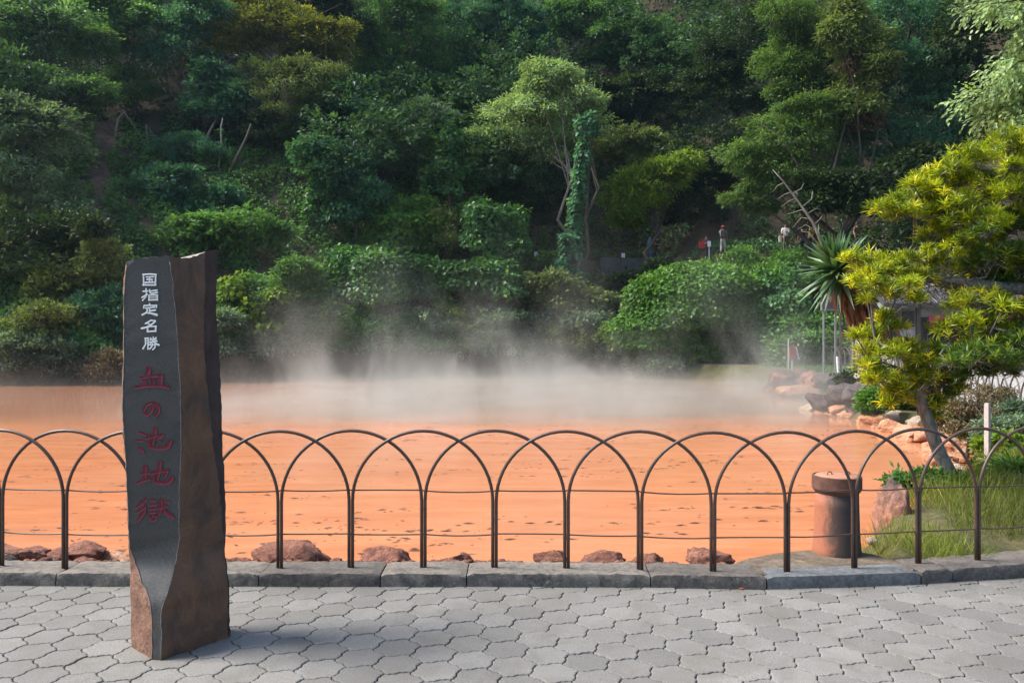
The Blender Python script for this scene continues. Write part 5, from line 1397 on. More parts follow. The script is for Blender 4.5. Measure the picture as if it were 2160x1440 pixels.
# ------------------------------------------------------------------ yucca
def yucca():
    rs = np.random.RandomState(31); Y = 16.0
    c = at(1768, 572, Y); bx = at(1962, 850, Y + 0.6); bz = tz(bx[0], bx[1])
    b0 = np.array((bx[0], bx[1], bz))
    root = empty('yucca', b0, 'tall yucca with a fan of green blades and a hanging skirt of dead leaves', 'yucca')
    ax = unit(np.array((-0.45, -0.25, 0.8)))
    def blades(n, L, W, el0, el1, droop, tone, mat, name, cc, axis):
        m = 7; V = []; Q = []; r_ = []
        u = unit(np.cross(axis, np.array((0, 1, 0.2)))); v = np.cross(axis, u)
        for i in range(n):
            a = rs.uniform(0, 2 * math.pi); el = R(rs.uniform(el0, el1))
            D = (u * math.cos(a) + v * math.sin(a)) * math.cos(el) + axis * math.sin(el)
            l = L * rs.uniform(0.75, 1.1); w_ = W * rs.uniform(0.8, 1.15)
            S = unit(np.cross(D, axis + rs.normal(0, 0.15, 3))); N = np.cross(S, D)
            n0 = len(V)
            for k in range(m):
                t = k / (m - 1)
                p = cc + D * l * t - UP * droop * l * t * t
                ww = w_ * (0.55 + 0.9 * t if t < 0.5 else (1 - t) * 2.0 * 1.0) * 0.5
                ww = max(ww, 0.002)
                V += [p - S * ww + N * ww * 0.5, p, p + S * ww + N * ww * 0.5]
            for k in range(m - 1):
                for j in range(2): Q.append((n0 + k * 3 + j, n0 + k * 3 + j + 1, n0 + k * 3 + 4 + j, n0 + k * 3 + 3 + j)); r_.append(np.clip(rs.normal(tone, 0.02) + (i % 7) * 0.06, 0, 1))
        me = mesh_np(name, np.array(V) - b0, np.array(Q), mat, True, r_)
        return obj(name, me, root)
    blades(130, 0.88, 0.115, 5, 88, 0.06, 0.2, LM['yucca'], 'blades', c, ax)
    blades(50, 0.85, 0.10, -35, 5, 0.2, 0.1, LM['yucca'], 'drooping_blades', c - ax * 0.08, ax)
    # dead skirt
    V = []; Q = []; r_ = []
    P0 = c - ax * 0.1; P1 = at(1862, 690, Y + 0.25)
    for i in range(210):
        t = rs.rand() ** 0.9; s = P0 + (P1 - P0) * t * 0.75
        d = unit(np.array((0.28, 0.0, -1.0)) + rs.normal(0, 0.16, 3)); l = rs.uniform(0.45, 0.95); w_ = rs.uniform(0.02, 0.05)
        o_ = rand_dirs(rs, 1)[0] * np.array((1, 1, 0.2)) * 0.24
        s0 = s + o_ * 0.35; e = s + o_ * 1.15 + d * l; m_ = (s0 + e) / 2 + o_ * 0.4
        S = unit(np.cross(d, rand_dirs(rs, 1)[0])) * w_
        n0 = len(V); V += [s0 - S, s0 + S, m_ - S * 1.1, m_ + S * 1.1, e - S * 0.2, e + S * 0.2]
        Q += [(n0, n0 + 1, n0 + 3, n0 + 2), (n0 + 2, n0 + 3, n0 + 5, n0 + 4)]; q = np.clip(rs.normal(0.35 + 0.35 * (o_[0] + 0.1), 0.2), 0, 1); r_ += [q, q]
    obj('dead_skirt', mesh_np('dead_skirt', np.array(V) - b0, np.array(Q), LM['skirt'], False, r_), root)
    mb = MB(); mb.tube([np.zeros(3) - UP * 0.2, at(1930, 770, Y + .5) - b0, at(1866, 690, Y + .3) - b0, at(1815, 620, Y + .1) - b0, c - b0], [0.2, 0.16, 0.15, 0.14, 0.1], 9)
    mb.build('trunk', M['bark'], root, True)
    mb = MB(); mb.tube([c + np.array((0.02, -0.22, 0.0)) - b0, c + np.array((0.16, -0.27, -0.02)) - b0], [0.05, 0.055], 8)
    mb.build('cut_stub', plain('cut_stub', (0.34, 0.27, 0.05), 0.7), root, True)
yucca()

# ------------------------------------------------------------------ dead snag
def snag():
    Y = 33.0; b = at(1760, 570, Y); bz = tz(b[0], b[1]); b0 = np.array((b[0] + 1.8, b[1], bz))
    root = empty('dead_tree', b0, 'bare dead tree trunk leaning left with curved twigs', 'tree')
    P = [b0 - UP * 0.2, at(1795, 620, Y), at(1742, 535, Y), at(1715, 470, Y), at(1680, 420, Y), at(1650, 380, Y), at(1630, 358, Y)]
    mb = MB(); mb.tube([p - b0 for p in P], [0.11, 0.08, 0.066, 0.054, 0.042, 0.028, 0.014], 7); mb.build('trunk', M['barkpale'], root, True)
    br = [((1735, 525), (1705, 490), (1690, 488)), ((1722, 487), (1700, 474), (1682, 484)), ((1710, 462), (1690, 459), (1672, 480)), ((1716, 475), (1730, 462), (1734, 455)), ((1700, 445), (1690, 443), (1660, 452)),
          ((1694, 435), (1712, 420), (1714, 404)), ((1680, 418), (1664, 424), (1648, 437)), ((1704, 450), (1722, 440), (1731, 442)), ((1730, 500), (1726, 485), (1727, 473)), ((1670, 405), (1655, 410), (1640, 420)), ((1672, 408), (1690, 398), (1696, 386)), ((1655, 385), (1640, 392), (1630, 405))]
    for q in br:
        mb = MB(); mb.tube([at(*p, Y + k * 0.15) - b0 for k, p in enumerate(q)], [0.026, 0.018, 0.009], 5); mb.build('branch', M['barkpale'], root, True)
snag()

# ------------------------------------------------------------------ leafy branch hanging in at the upper right
def hanging():
    rs = np.random.RandomState(8); Y = 13.0
    tx = at(2330, 700, Y + 0.5); b0 = np.array((tx[0], tx[1], tz(tx[0], tx[1]) - 0.1))
    root = empty('leafy_tree', b0, 'light green branches with oval leaves reaching in at the upper right corner', 'tree')
    lv = Leaves(); mb = MB()
    P = [b0, at(2335, 500, Y + .3), at(2320, 250, Y), at(2290, 30, Y), at(2260, -150, Y)]
    mb.tube([p - b0 for p in P], [0.22, 0.19, 0.16, 0.12, 0.07], 9); mb.build('trunk', M['bark'], root, True)
    sprays = [((2320, 230), (2230, 190), (2130, 195), (2015, 210)), ((2320, 240), (2200, 215), (2120, 225), (2060, 240)), ((2310, 150), (2220, 120), (2150, 130), (2075, 190)), ((2300, 80), (2220, 80), (2160, 95), (2110, 165)),
              ((2300, 60), (2220, 40), (2170, 40), (2140, 60)), ((2290, 20), (2200, -10), (2120, -8), (2032, 20)), ((2290, 30), (2210, 10), (2150, 0), (2080, 10)), ((2320, 260), (2230, 240), (2160, 240), (2110, 255)), ((2310, 180), (2230, 150), (2160, 155), (2100, 205)), ((2320, 280), (2240, 290), (2170, 275), (2130, 280))]
    mb = MB()
    for k, q in enumerate(sprays):
        dy = rs.uniform(-0.5, 0.7); pts = [at(*p, Y + dy * i / 3) for i, p in enumerate(q)]
        mb.tube([p - b0 for p in pts], [0.04, 0.026, 0.014, 0.005], 5, False)
        seg = np.array(pts)
        for t in np.linspace(0.9, 3, 60):
            i = min(2, int(t)); p = seg[i] + (seg[i + 1] - seg[i]) * (t - i); d0 = unit(seg[i + 1] - seg[i])
            for sgn in (-1, 1):
                tw = p + (np.cross(d0, np.array((0, 1, 0))) * sgn * rs.uniform(0.05, 0.32) + np.array((-0.1, rs.normal(0, .2), -0.08)))
                n = 5; f = np.linspace(0.25, 1, n)[:, None]
                Pp = p + (tw - p) * f
                lv.add(Pp, d0 * 0.6 + unit(tw - p) * 0.5 + rs.normal(0, 0.4, (n, 3)) - UP * 0.3, np.array((-.2, -0.5, 0.8)) + rs.normal(0, 0.35, (n, 3)), rs.uniform(0.07, 0.12, n), rs.uniform(0.04, 0.058, n), np.clip(rs.normal(0.55, 0.2, n), 0, 1))
    mb.build('branches', M['bark'], root, True)
    me = lv.mesh('leaves', LM['pale'], 0.1); me.transform(Matrix.Translation(-Vector(b0))); obj('leaves', me, root)
hanging()

# ------------------------------------------------------------------ low planting on the right bank
def low(label, blobs, style, lm, Y, seed, cat='shrub', scale=0.45, cover=1.0, **k):
    k.setdefault('crownname', 'foliage'); k.setdefault('trunkname', 'stem')
    return plant('shrub', label, cat, blobs, style, LMkey(lm), Y=Y, seed=seed, scale=scale, cover=cover, r0=0.04, group='planting on the right bank', **k)
def LMkey(k): return k
low('brown twiggy azalea behind the podocarpus trunk', [(2050, 870, 66, 46), (2000, 885, 40, 40), (2090, 850, 40, 30)], 'twiggy', 'brown', 12.6, 130, scale=0.28, cover=0.55, extra=twigs_extra('twig', 120, 0.45, 0.1, 0.005))
low('dark green lower skirt of the brown azalea', [(2060, 900, 60, 20), (2000, 870, 26, 30, .3)], 'twiggy', 'olive', 12.3, 131, scale=0.28, cover=0.8)
low('grey leaved shrub behind the white post', [(2130, 895, 52, 44), (2180, 890, 50, 46)], 'twiggy', 'grey', 11.6, 132, scale=0.30, cover=0.8, extra=twigs_extra('barkpale', 120, 0.4, 0.1, 0.004))
low('bright green ground plants left of the podocarpus trunk', [(1880, 835, 46, 22), (1915, 850, 40, 22), (1850, 858, 30, 10)], 'broad', 'kudzulit', 18.4, 133, scale=0.5, cover=1.2)
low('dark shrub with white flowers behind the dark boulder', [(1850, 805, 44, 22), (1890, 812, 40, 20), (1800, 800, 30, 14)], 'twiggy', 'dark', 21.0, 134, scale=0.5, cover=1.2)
low('leafy weeds at the foot of the podocarpus', [(2010, 1022, 30, 12), (1960, 1012, 18, 12), (1905, 1022, 22, 12)], 'broad', 'broad', 7.7, 135, scale=0.24, cover=0.4)
low('strap leaved plant in the grass at right', [(2125, 1000, 20, 16)], 'feather', 'kudzulit', 8.2, 136, scale=0.5, cover=0.6, cat='plant')
low('yellow leaved weeds before the white post', [(2120, 935, 30, 12), (2095, 940, 20, 9)], 'broad', 'yellow', 10.6, 137, scale=0.3, cover=0.5)
def flowers(label, pts, Y, r, seed):
    rs = np.random.RandomState(seed); c0 = at(*pts[0], Y)
    root = empty('flower_cluster', c0, label, 'flowers')
    for px, py in pts:
        lv = Leaves(); c = at(px, py, Y - 0.25)
        d = rand_dirs(rs, 26); lv.add(c + d * r * 0.35, d, unit(np.cross(d, rand_dirs(rs, 26))), r * 0.9, r * 0.8, rs.rand(26))
        me = lv.mesh('bloom', LM['white']); me.transform(Matrix.Translation(-Vector(c0))); obj('bloom', me, root)
    mb = MB()
    for px, py in pts:
        c = at(px, py, Y - 0.25) - c0; mb.tube([c, c + np.array((0.05, 0.1, -0.5))], [0.012, 0.015], 4)
    mb.build('stem', M['twig'], root)
flowers('white flower heads at the top left of the huge vine mound', [(1315, 643), (1328, 638), (1334, 636), (1333, 628), (1342, 645), (1352, 640), (1322, 653)], 42.3, 0.16, 3)
flowers('white flowers in the dark shrub behind the boulder', [(1814, 780), (1807, 792), (1842, 858), (1870, 800)], 20.4, 0.07, 4)

# ------------------------------------------------------------------ posts and signs
def post(name, label, px, pyt, pyb, Y, w_, colr, tilt=0.0, square=True):
    t = at(px + tilt, pyt, Y); b = at(px, pyb, Y); z0 = min(b[2], tz(b[0], b[1])) - 0.05
    h = t[2] - z0
    mb = MB()
    if square:
        mb.box((0, 0, h / 2), (w_, w_, h), 0.5); mb.box((0, 0, h + 0.006), (w_ * 0.8, w_ * 0.8, 0.016), 0.5)
    else:
        mb.lathe([(w_ / 2, 0), (w_ / 2, h - 0.03), (w_ / 2.6, h)], 14)
    o = mb.build(name, colr, None, False, (b[0], b[1], z0))
    o.rotation_euler = (0, math.atan2(t[0] - b[0], h), 0)
    return tag(o, label, 'post')
white = plain('white_paint', (0.72, 0.72, 0.70), 0.5, 0, 0.08, 12)
post('marker_post', 'weathered white square post in the grass at right', 2083, 852, 925, 10.4, 0.058, plain('weathered_white_wood', (0.38, 0.34, 0.32), 0.8, 0, 0.25, 16), 0)
post('marker_post', 'slim white post leaning beside the far path', 1770, 752, 795, 27.5, 0.085, white, -4, False)
def board(name, label, px0, py0, px1, py1, Y, face, frame=None, legs=True, thick=0.05, prints=None, yaw=0.0, legc=None):
    a = at(px0, py0, Y); b = at(px1, py1, Y); cx, cz = (a[0] + b[0]) / 2, (a[2] + b[2]) / 2; W_, H_ = b[0] - a[0], a[2] - b[2]
    g = tz(cx, Y); root = empty(name, (cx, Y, g), label, 'sign', None, yaw)
    mb = MB(); mb.box((0, 0, cz - g), (W_, thick, H_)); mb.build('panel', face, root)
    if frame:
        for nm, c, d in (('frame_side', (-W_ / 2 - 0.03, 0, cz - g), (0.06, thick + .03, H_ + 0.12)), ('frame_side', (W_ / 2 + 0.03, 0, cz - g), (0.06, thick + .03, H_ + 0.12)), ('frame_top', (0, 0, cz - g + H_ / 2 + 0.03), (W_ - 0.002, thick + .03, 0.058)), ('frame_bottom', (0, 0, cz - g - H_ / 2 - 0.03), (W_ - .002, thick + .03, 0.058))):
            mb = MB(); mb.box(c, d); mb.build(nm, frame, root)
    if legs:
        top = cz - g - H_ / 2 - (0.06 if frame else 0)
        for sx in ((-0.4, 0.4) if legs == 2 else (0,)):
            mb = MB(); mb.box((sx * W_, 0.02, top / 2 - 0.06), (0.06, 0.06, top + 0.12)); mb.build('leg', legc or frame or M['iron'], root)
    if prints: prints(root, W_, H_, cz - g, -thick / 2 - 0.004)
    return root
ink = plain('blue_grey_ink', (0.10, 0.14, 0.24), 0.7, 0, 0.1)
inkred = plain('red_ink', (0.55, 0.06, 0.07), 0.6, 0, 0.1)
def lines(n, m_, x0=-0.4, x1=0.4, t=0.35):
    def f(root, W_, H_, zc, y):
        mb = MB(); rs = np.random.RandomState(n)
        for k in range(n):
            z = zc + H_ * (0.38 - 0.76 * k / max(1, n - 1)); x = x0 * W_
            while x < x1 * W_ - 0.01:
                L = rs.uniform(0.04, 0.12) * W_; mb.box((x + L / 2, y, z), (L, 0.003, H_ * t / n)); x += L + 0.02 * W_
        mb.build('printing', m_, root)
    return f
ltblue = plain('pale_blue_board', (0.62, 0.70, 0.78), 0.5, 0, 0.05)
brownb = plain('brown_board', (0.13, 0.09, 0.085), 0.6, 0, 0.2, 10)
board('information_board', 'pale blue information board with lines of text behind the yucca', 1770, 612, 1806, 650, 31, ltblue, M['iron'], 2, prints=lines(9, ink))
def redchars(root, W_, H_, zc, y):
    mb = MB(); s = W_ * 0.5
    def st(x0, z0, x1, z1, t=0.06): mb.tube([(x0 * s, y, zc + z0 * s), (x1 * s, y, zc + z1 * s)], t * s, 5)
    for oz in (0.62, 0.0):
        for q in ((-.45, .35, .45, .4), (-.3, .2, .35, .22), (-.4, .02, .4, .03), (-.25, .35, -.3, -.1), (.02, .5, .0, -.3), (.28, .4, .3, -.28), (-.3, -.1, -.42, -.35), (.05, -.3, .15, -.22)):
            st(q[0], q[1] + oz, q[2], q[3] + oz)
    mb.build('printing', plain('pinkish_lettering', (0.62, 0.25, 0.27), 0.6, 0, 0.1), root)
board('information_board', 'dark brown board with pinkish red characters behind the yucca', 1735, 612, 1766, 652, 31.5, brownb, plain('grey_post', (0.22, 0.22, 0.22), 0.7), 2, prints=redchars)
def ragged(root, W_, H_, zc, y):
    mb = MB()
    for k, (z, l, r) in enumerate(((0.36, .05, .9), (0.22, .2, .95), (0.08, .1, .7), (-0.06, .05, 1.0), (-0.2, .15, .9), (-0.34, .1, 1.0), (-0.45, .3, .8))):
        mb.box((W_ * 0.44 + 0.02 * k % 3, y, zc + H_ * z), (W_ * 0.22 * r, 0.004, H_ * 0.085)); mb.box((-W_ * 0.44, y, zc + H_ * z), (W_ * 0.2 * l + 0.01, 0.004, H_ * 0.07))
    mb.build('white_marks', white, root)
board('sign', 'small red and white sign on a thin post at the far right shore', 1664, 729, 1680, 758, 34.5, plain('red_board', (0.30, 0.035, 0.03), 0.6, 0, 0.25, 20), None, 1, prints=ragged, legc=plain('galvanised', (0.4, 0.4, 0.4), 0.5))
post('marker_post', 'thin grey pole behind the small red sign', 1663, 715, 768, 34.9, 0.05, plain('grey_pole', (0.45, 0.47, 0.47), 0.5), 0, False)
paper = plain('white_notice', (0.75, 0.77, 0.82), 0.5, 0, 0.04)
board('notice', 'small white notice standing between the vine mounds', 1127, 531, 1134, 540.5, 48.6, paper, None, 1, 0.03, lines(3, ink))
board('notice', 'small white notice on the dark hillside path', 1311, 534, 1318, 543, 49.6, paper, None, 1, 0.03, lines(4, ink))
b_ = at(1334, 560, 50.5)
mb = MB(); mb.tube([(0, 0, -0.1), (0, 0, 1.05)], 0.035, 8); mb.box((0, 0, 1.08), (0.28, 0.12, 0.08))
tag(mb.build('lamp_stand', M['iron'], None, False, (b_[0], b_[1], tz(b_[0], b_[1]))), 'slim dark stand on the path beside the big tree trunk', 'stand')

# retaining wall below the hillside path
wy = 50.15
rw = empty('retaining_wall', (7.6, wy, 5.0), 'dark concrete panel wall below the hillside path', 'wall')
cm = rockmat('wall_concrete', [(0.3, (0.05, 0.048, 0.048)), (0.7, (0.10, 0.095, 0.092))], 2, 0.9, 0.01)
for k in range(4):
    x = 6.1 + k * 0.92; mb = MB(); yy = yfar(x) + 8.0
    mb.box((x - 7.6, yy - wy, tz(x, yy + 0.8) - 5.0 - 0.55), (0.88, 0.14, 1.35)); mb.build('panel', cm, rw)
    mb = MB(); mb.box((x + 0.46 - 7.6, yy - wy - 0.06, tz(x, yy + 0.8) - 5.0 - 0.55), (0.07, 0.1, 1.45)); mb.build('upright', M['iron'], rw)

# ------------------------------------------------------------------ wooden shop at right
def shop():
    Y = 34.0; x0, x1 = at(1888, 0, Y)[0], at(2240, 0, Y)[0]; g = 0.35
    wood = plain('dark_shop_wood', (0.07, 0.05, 0.045), 0.7, 0, 0.3, 4); plaster = plain('shop_plaster', (0.33, 0.32, 0.31), 0.8, 0, 0.1, 2)
    tile = plain('grey_roof_tile', (0.055, 0.055, 0.06), 0.6, 0, 0.25, 3); dark = plain('shop_interior_shade', (0.02, 0.018, 0.018), 0.9)
    root = empty('shop', ((x0 + x1) / 2, Y, g), 'low wooden shop with a maroon awning behind the podocarpus', 'building')
    W_ = x1 - x0; D_ = 6.0; H_ = 3.0
    mb = MB(); mb.box((0, D_ / 2 + 0.1, H_ / 2), (W_, D_, H_)); mb.build('wall', plaster, root)
    mb = MB()
    ez, rz_, ov = H_, H_ + 2.0, 0.9
    a = W_ / 2 + ov; V = [(-a, -ov, ez - 0.15), (a, -ov, ez - 0.15), (a, D_ / 2, rz_), (-a, D_ / 2, rz_), (-a, D_ + ov, ez - 0.15), (a, D_ + ov, ez - 0.15)]
    V2 = [(x, y, z - 0.16) for x, y, z in V]
    mb.add(V + V2, [(0, 1, 2, 3), (3, 2, 5, 4), (7, 6, 9, 8), (8, 9, 10, 11), (0, 6, 7, 1), (4, 5, 11, 10), (0, 3, 9, 6), (3, 4, 10, 9), (1, 7, 8, 2), (2, 8, 11, 5)])
    ro = mb.build('roof', tile, root)
    mb = MB()
    n = int(2 * a / 0.3)
    for k in range(n + 1):
        x = -a + 0.15 + k * (2 * a - 0.3) / n; mb.tube([(x, -ov - 0.02, ez - 0.13), (x, D_ / 2, rz_ + 0.02)], 0.05, 6)
    o = mb.build('tile_ribs', tile, ro); tag(o, kind='stuff')
    mb = MB(); mb.box((0.3, 0.08, 1.55), (W_ - 1.6, 0.06, 1.5)); mb.build('opening_shade', dark, root)  # flat dark sheet painted in place of the shade inside the shop
    for x in (-W_ / 2 + 0.1, -W_ / 2 + 1.0, W_ / 2 - 0.1): 
        mb = MB(); mb.box((x, 0.0, H_ / 2), (0.16, 0.14, H_)); mb.build('pillar', wood, root)
    mb = MB(); mb.box((0.3, -0.15, 0.5), (W_ - 1.4, 0.5, 1.0)); ct = mb.build('counter', wood, root)
    for z in (0.3, 0.55, 0.8):
        mb = MB(); mb.box((0.3, -0.412, z), (W_ - 1.4, 0.02, 0.03)); mb.build('slat', plaster, ct)
    mb = MB(); mb.box((0.4, -0.5, 2.05), (W_ - 1.6, 0.04, 0.62)); mb.build('awning', plain('maroon_cloth', (0.33, 0.045, 0.07), 0.8, 0, 0.12, 3), root)
    # white rounded emblem on the cloth
    for ex_ in (-W_ / 2 + 2.05 - 0.0, W_ / 2 - 1.6):
        mb = MB(); pts = [(-.24, -.22), (.24, -.22), (.25, -.12), (.17, -.02), (.10, .08), (.05, .12), (-.05, .12), (-.12, .06), (-.19, -.06), (-.25, -.14)]
        V = [(ex_ + x, y, 2.05 + z) for y in (-0.535, -0.523) for x, z in pts]; n = len(pts)
        mb.add(V, [tuple(range(n)), tuple(range(2 * n - 1, n - 1, -1))] + [(k, (k + 1) % n, n + (k + 1) % n, n + k) for k in range(n)])
        mb.box((ex_ - 0.02, -0.529, 2.05 + 0.17), (0.14, 0.012, 0.05)); mb.box((ex_ + 0.12, -0.529, 2.05 + 0.25), (0.10, 0.012, 0.07))
        mb.build('emblem', white, root)
    mb = MB(); mb.box((-W_ / 2 + 0.55, -0.06, 2.2), (0.5, 0.05, 0.7)); mb.build('window', dark, root)
    mb = MB(); mb.box((-W_ / 2 - 0.05, -0.35, 1.15), (0.35, 0.05, 0.3)); mb.build('price_card', white, root)
shop()
# ------------------------------------------------------------------ people on the hillside path
def skin_obj(name, verts, edges, radii, mat, parent, sub=2, rootv=0):
    me = bpy.data.meshes.new(name); me.from_pydata(verts, edges, []); me.update()
    o = obj(name, me, parent)
    o.modifiers.new('skin', 'SKIN')
    for v, r in zip(me.skin_vertices[0].data, radii):
        v.radius = (r, r) if not hasattr(r, '__len__') else r
        v.use_root = False
    me.skin_vertices[0].data[rootv].use_root = True
    s = o.modifiers.new('sub', 'SUBSURF'); s.levels = sub; s.render_levels = sub
    me.materials.append(mat)
    return o
skinm = plain('skin', (0.36, 0.21, 0.15), 0.6, 0, 0.05)
hairm = plain('black_hair', (0.015, 0.012, 0.012), 0.6, 0, 0.2)
cloth = lambda n_, c: plain(n_, c, 0.85, 0, 0.12, 14)
def person(label, px, py, Y, h, rz, shirt, legs, hair, arm='down', hat=None, shoes=(0.05, 0.04, 0.04), step=0.1):
    Y = place(px, py, 0.0); p = at(px, py, Y); g = tz(p[0], p[1]); k = h / 1.7
    root = empty('person', (p[0], p[1], g), label, 'person', 'visitors on the hillside path', rz)
    root.scale = (k, k, k)
    # joints, facing -Y; z up
    if arm == 'chest': el = [(-.25, -.04, 1.10), (.25, -.04, 1.10)]; ha = [(-.09, -.27, 1.16), (.09, -.27, 1.16)]
    elif arm == 'head': el = [(-.24, 0.02, 1.10), (.30, -.10, 1.33)]; ha = [(-.24, -.08, .86), (.13, -.16, 1.56)]
    else: el = [(-.25, .02, 1.10), (.25, .02, 1.10)]; ha = [(-.25, -.08, .85), (.25, -.08, .85)]
    sh = [(-.17, 0, 1.38), (.17, 0, 1.38)]
    hip = [(-.09, 0, .88), (.09, 0, .88)]; kn = [(-.10, -.03 - step, .48), (.10, -.02 + step * .3, .48)]; an = [(-.10, .0 - step, .08), (.10, .02 + step, .08)]; to = [(-.11, -.14 - step, .03), (.11, -.12 + step, .03)]
    V = [(0, 0, .95), (0, .01, 1.15), (0, 0, 1.36), (0, .0, 1.46), (0, -.01, 1.56), (0, -.01, 1.66)]
    Ed = [(0, 1), (1, 2), (2, 3), (3, 4), (4, 5)]; Rr = [(.15, .11), (.14, .10), (.12, .09), .05, .095, .075]
    def add(v, par, r): V.append(v); Rr.append(r); Ed.append((par, len(V) - 1)); return len(V) - 1
    add((0, -.105, 1.55), 4, .018)                                   # nose
    for s in (0, 1):
        sg = -1 if s == 0 else 1
        add((sg * .095, 0, 1.56), 4, .02)                            # ear
        a = add(sh[s], 2, .062); b = add(el[s], a, .043); c = add(ha[s], b, .030)
        d = unit(np.array(ha[s]) - np.array(el[s])); sd_ = unit(np.cross(d, (0, 1, 0.01))) * 0.018
        pm = np.array(ha[s]) + d * 0.05
        q = add(tuple(pm), c, .026)
        for f_, ln in ((-1.5, .055), (-.5, .068), (.5, .064), (1.5, .05)):
            m1 = add(tuple(pm + sd_ * f_ + d * ln * .5), q, .0095); add(tuple(pm + sd_ * f_ * 1.1 + d * ln + np.array((0, -.012, 0))), m1, .008)
        add(tuple(np.array(ha[s]) + d * .03 + np.array((-sg * .02, -.045, 0))), c, .010)
        a = add(hip[s], 0, .09); b = add(kn[s], a, .058); c = add(an[s], b, .040); add(to[s], c, .035)
    skin_obj('body', V, Ed, Rr, skinm, root)
    mid = lambda a, b, t: tuple(np.array(a) * (1 - t) + np.array(b) * t)
    V = [(0, 0, .90), (0, .01, 1.15), (0, 0, 1.36), (0, 0, 1.42)]; Ed = [(0, 1), (1, 2), (2, 3)]; Rr = [(.175, .13), (.16, .125), (.145, .115), .075]
    for s in (0, 1):
        V += [sh[s], mid(sh[s], el[s], .75)]; n = len(V); Ed += [(2, n - 2), (n - 2, n - 1)]; Rr += [.078, .066]
    skin_obj('shirt', V, Ed, Rr, cloth('shirt_cloth', shirt), root, rootv=1)
    V = [(0, 0, .97), (0, 0, .90)]; Ed = [(0, 1)]; Rr = [(.155, .125), (.165, .13)]
    for s in (0, 1):
        V += [hip[s], kn[s], mid(kn[s], an[s], .9)]; n = len(V); Ed += [(1, n - 3), (n - 3, n - 2), (n - 2, n - 1)]; Rr += [.105, .078, .062]
    skin_obj('trousers', V, Ed, Rr, cloth('trouser_cloth', legs), root)
    for s in (0, 1):
        skin_obj('shoe', [mid(an[s], to[s], .0), (to[s][0], to[s][1] + .06, .045), (to[s][0], to[s][1] - .03, .04)], [(0, 1), (1, 2)], [.055, .052, .042], cloth('shoe', shoes), root)
    mb = MB(); prof = [(0.104, 1.555), (0.110, 1.60), (0.106, 1.66), (0.08, 1.715), (0.035, 1.74)]
    mb.lathe(prof, 14); o = mb.build('hair', hairm, root, True); o.location = (0, .012, 0)
    if hat:
        mb = MB(); mb.lathe([(0.112, 1.625), (0.114, 1.66), (0.095, 1.72), (0.05, 1.755)], 14); mb.box((0, -.14, 1.635), (0.15, .12, .018)); mb.build('cap', cloth('cap_cloth', hat), root, True)
    return root, p, g
def prop(name, label, cat, mb_fn, mat, loc, rz=0.0):
    mb = MB(); mb_fn(mb); o = mb.build(name, mat, None, False, loc); o.rotation_euler = (0, 0, rz)
    return tag(o, label, cat)
person('person in a bright blue shirt and jeans looking at something in both hands', 1371, 560, 50.6, 1.72, R(60), (0.02, 0.25, 0.50), (0.05, 0.09, 0.20), hairm, 'chest')
person('person in black holding up a phone beside the blue shirt', 1387, 562, 50.4, 1.6, R(-50), (0.012, 0.012, 0.014), (0.012, 0.012, 0.016), hairm, 'chest')
r_, p_, g_ = person('person in grey with a dark backpack and a red cap, hand to the head', 1525, 556, 50.6, 1.68, R(150), (0.30, 0.30, 0.32), (0.45, 0.44, 0.42), hairm, 'head', (0.55, 0.06, 0.06))
prop('backpack', 'dark backpack on the back of the person with the red cap', 'bag', lambda m: (m.box((0, 0, 0), (.32, .2, .46), 0, .8), m.tube([(-.1, -.11, .2), (-.11, -.2, .05), (-.1, -.11, -.18)], .02, 5), m.tube([(.1, -.11, .2), (.11, -.2, .05), (.1, -.11, -.18)], .02, 5)), cloth('backpack_cloth', (0.02, 0.02, 0.022)), (p_[0] - .02, p_[1] - .2, g_ + 1.17), R(150 + 180))
r_, p_, g_ = person('person with grey hair bending behind a red bag on the path', 1489, 566, 51.4, 1.55, R(20), (0.16, 0.05, 0.05), (0.03, 0.03, 0.035), hairm, 'chest')
prop('tote_bag', 'red bag held beside the person with grey hair', 'bag', lambda m: (m.box((0, 0, 0), (.34, .16, .42), 0, 1.0), m.tube([(-.1, 0, .2), (-.08, 0, .38), (.08, 0, .38), (.1, 0, .2)], .015, 5)), cloth('red_bag_cloth', (0.40, 0.02, 0.025)), (p_[0] - .3, p_[1] - .1, g_ + .95))
prop('notice', 'white notice on a stand beside the red bag', 'sign', lambda m: (m.box((0, 0, .98), (.2, .03, .34)), m.box((0, 0.03, .4), (.04, .04, .82))), paper, (p_[0] + .12, p_[1] - .35, g_))
r_, p_, g_ = person('person in a white shirt and brown trousers holding a leaflet', 1657, 536, 47.5, 1.68, R(-10), (0.55, 0.60, 0.70), (0.12, 0.09, 0.07), hairm, 'chest')
prop('carrier_bag', 'white carrier bag hanging at the side of the white shirt', 'bag', lambda m: (m.box((0, 0, 0), (.16, .08, .36), 0, .9), m.tube([(-.05, 0, .17), (0, 0, .28), (.05, 0, .17)], .008, 4)), white, (p_[0] - .34, p_[1] - .05, g_ + .75))
prop('leaflet', 'folded white leaflet held by the person in the white shirt', 'paper', lambda m: (m.box((-.05, 0, 0), (.1, .012, .14), .3), m.box((.05, 0, 0), (.1, .012, .14), -.3)), paper, (p_[0], p_[1] - .3, g_ + 1.16))
person('person in dark navy clothes walking beside the yellow shirt', 1692, 545, 46.5, 1.66, R(190), (0.015, 0.018, 0.035), (0.015, 0.017, 0.022), hairm, 'down')
r_, p_, g_ = person('person in a yellow shirt seen from behind with a shoulder bag', 1708, 543, 45.0, 1.8, R(185), (0.52, 0.46, 0.10), (0.02, 0.02, 0.022), hairm, 'down')
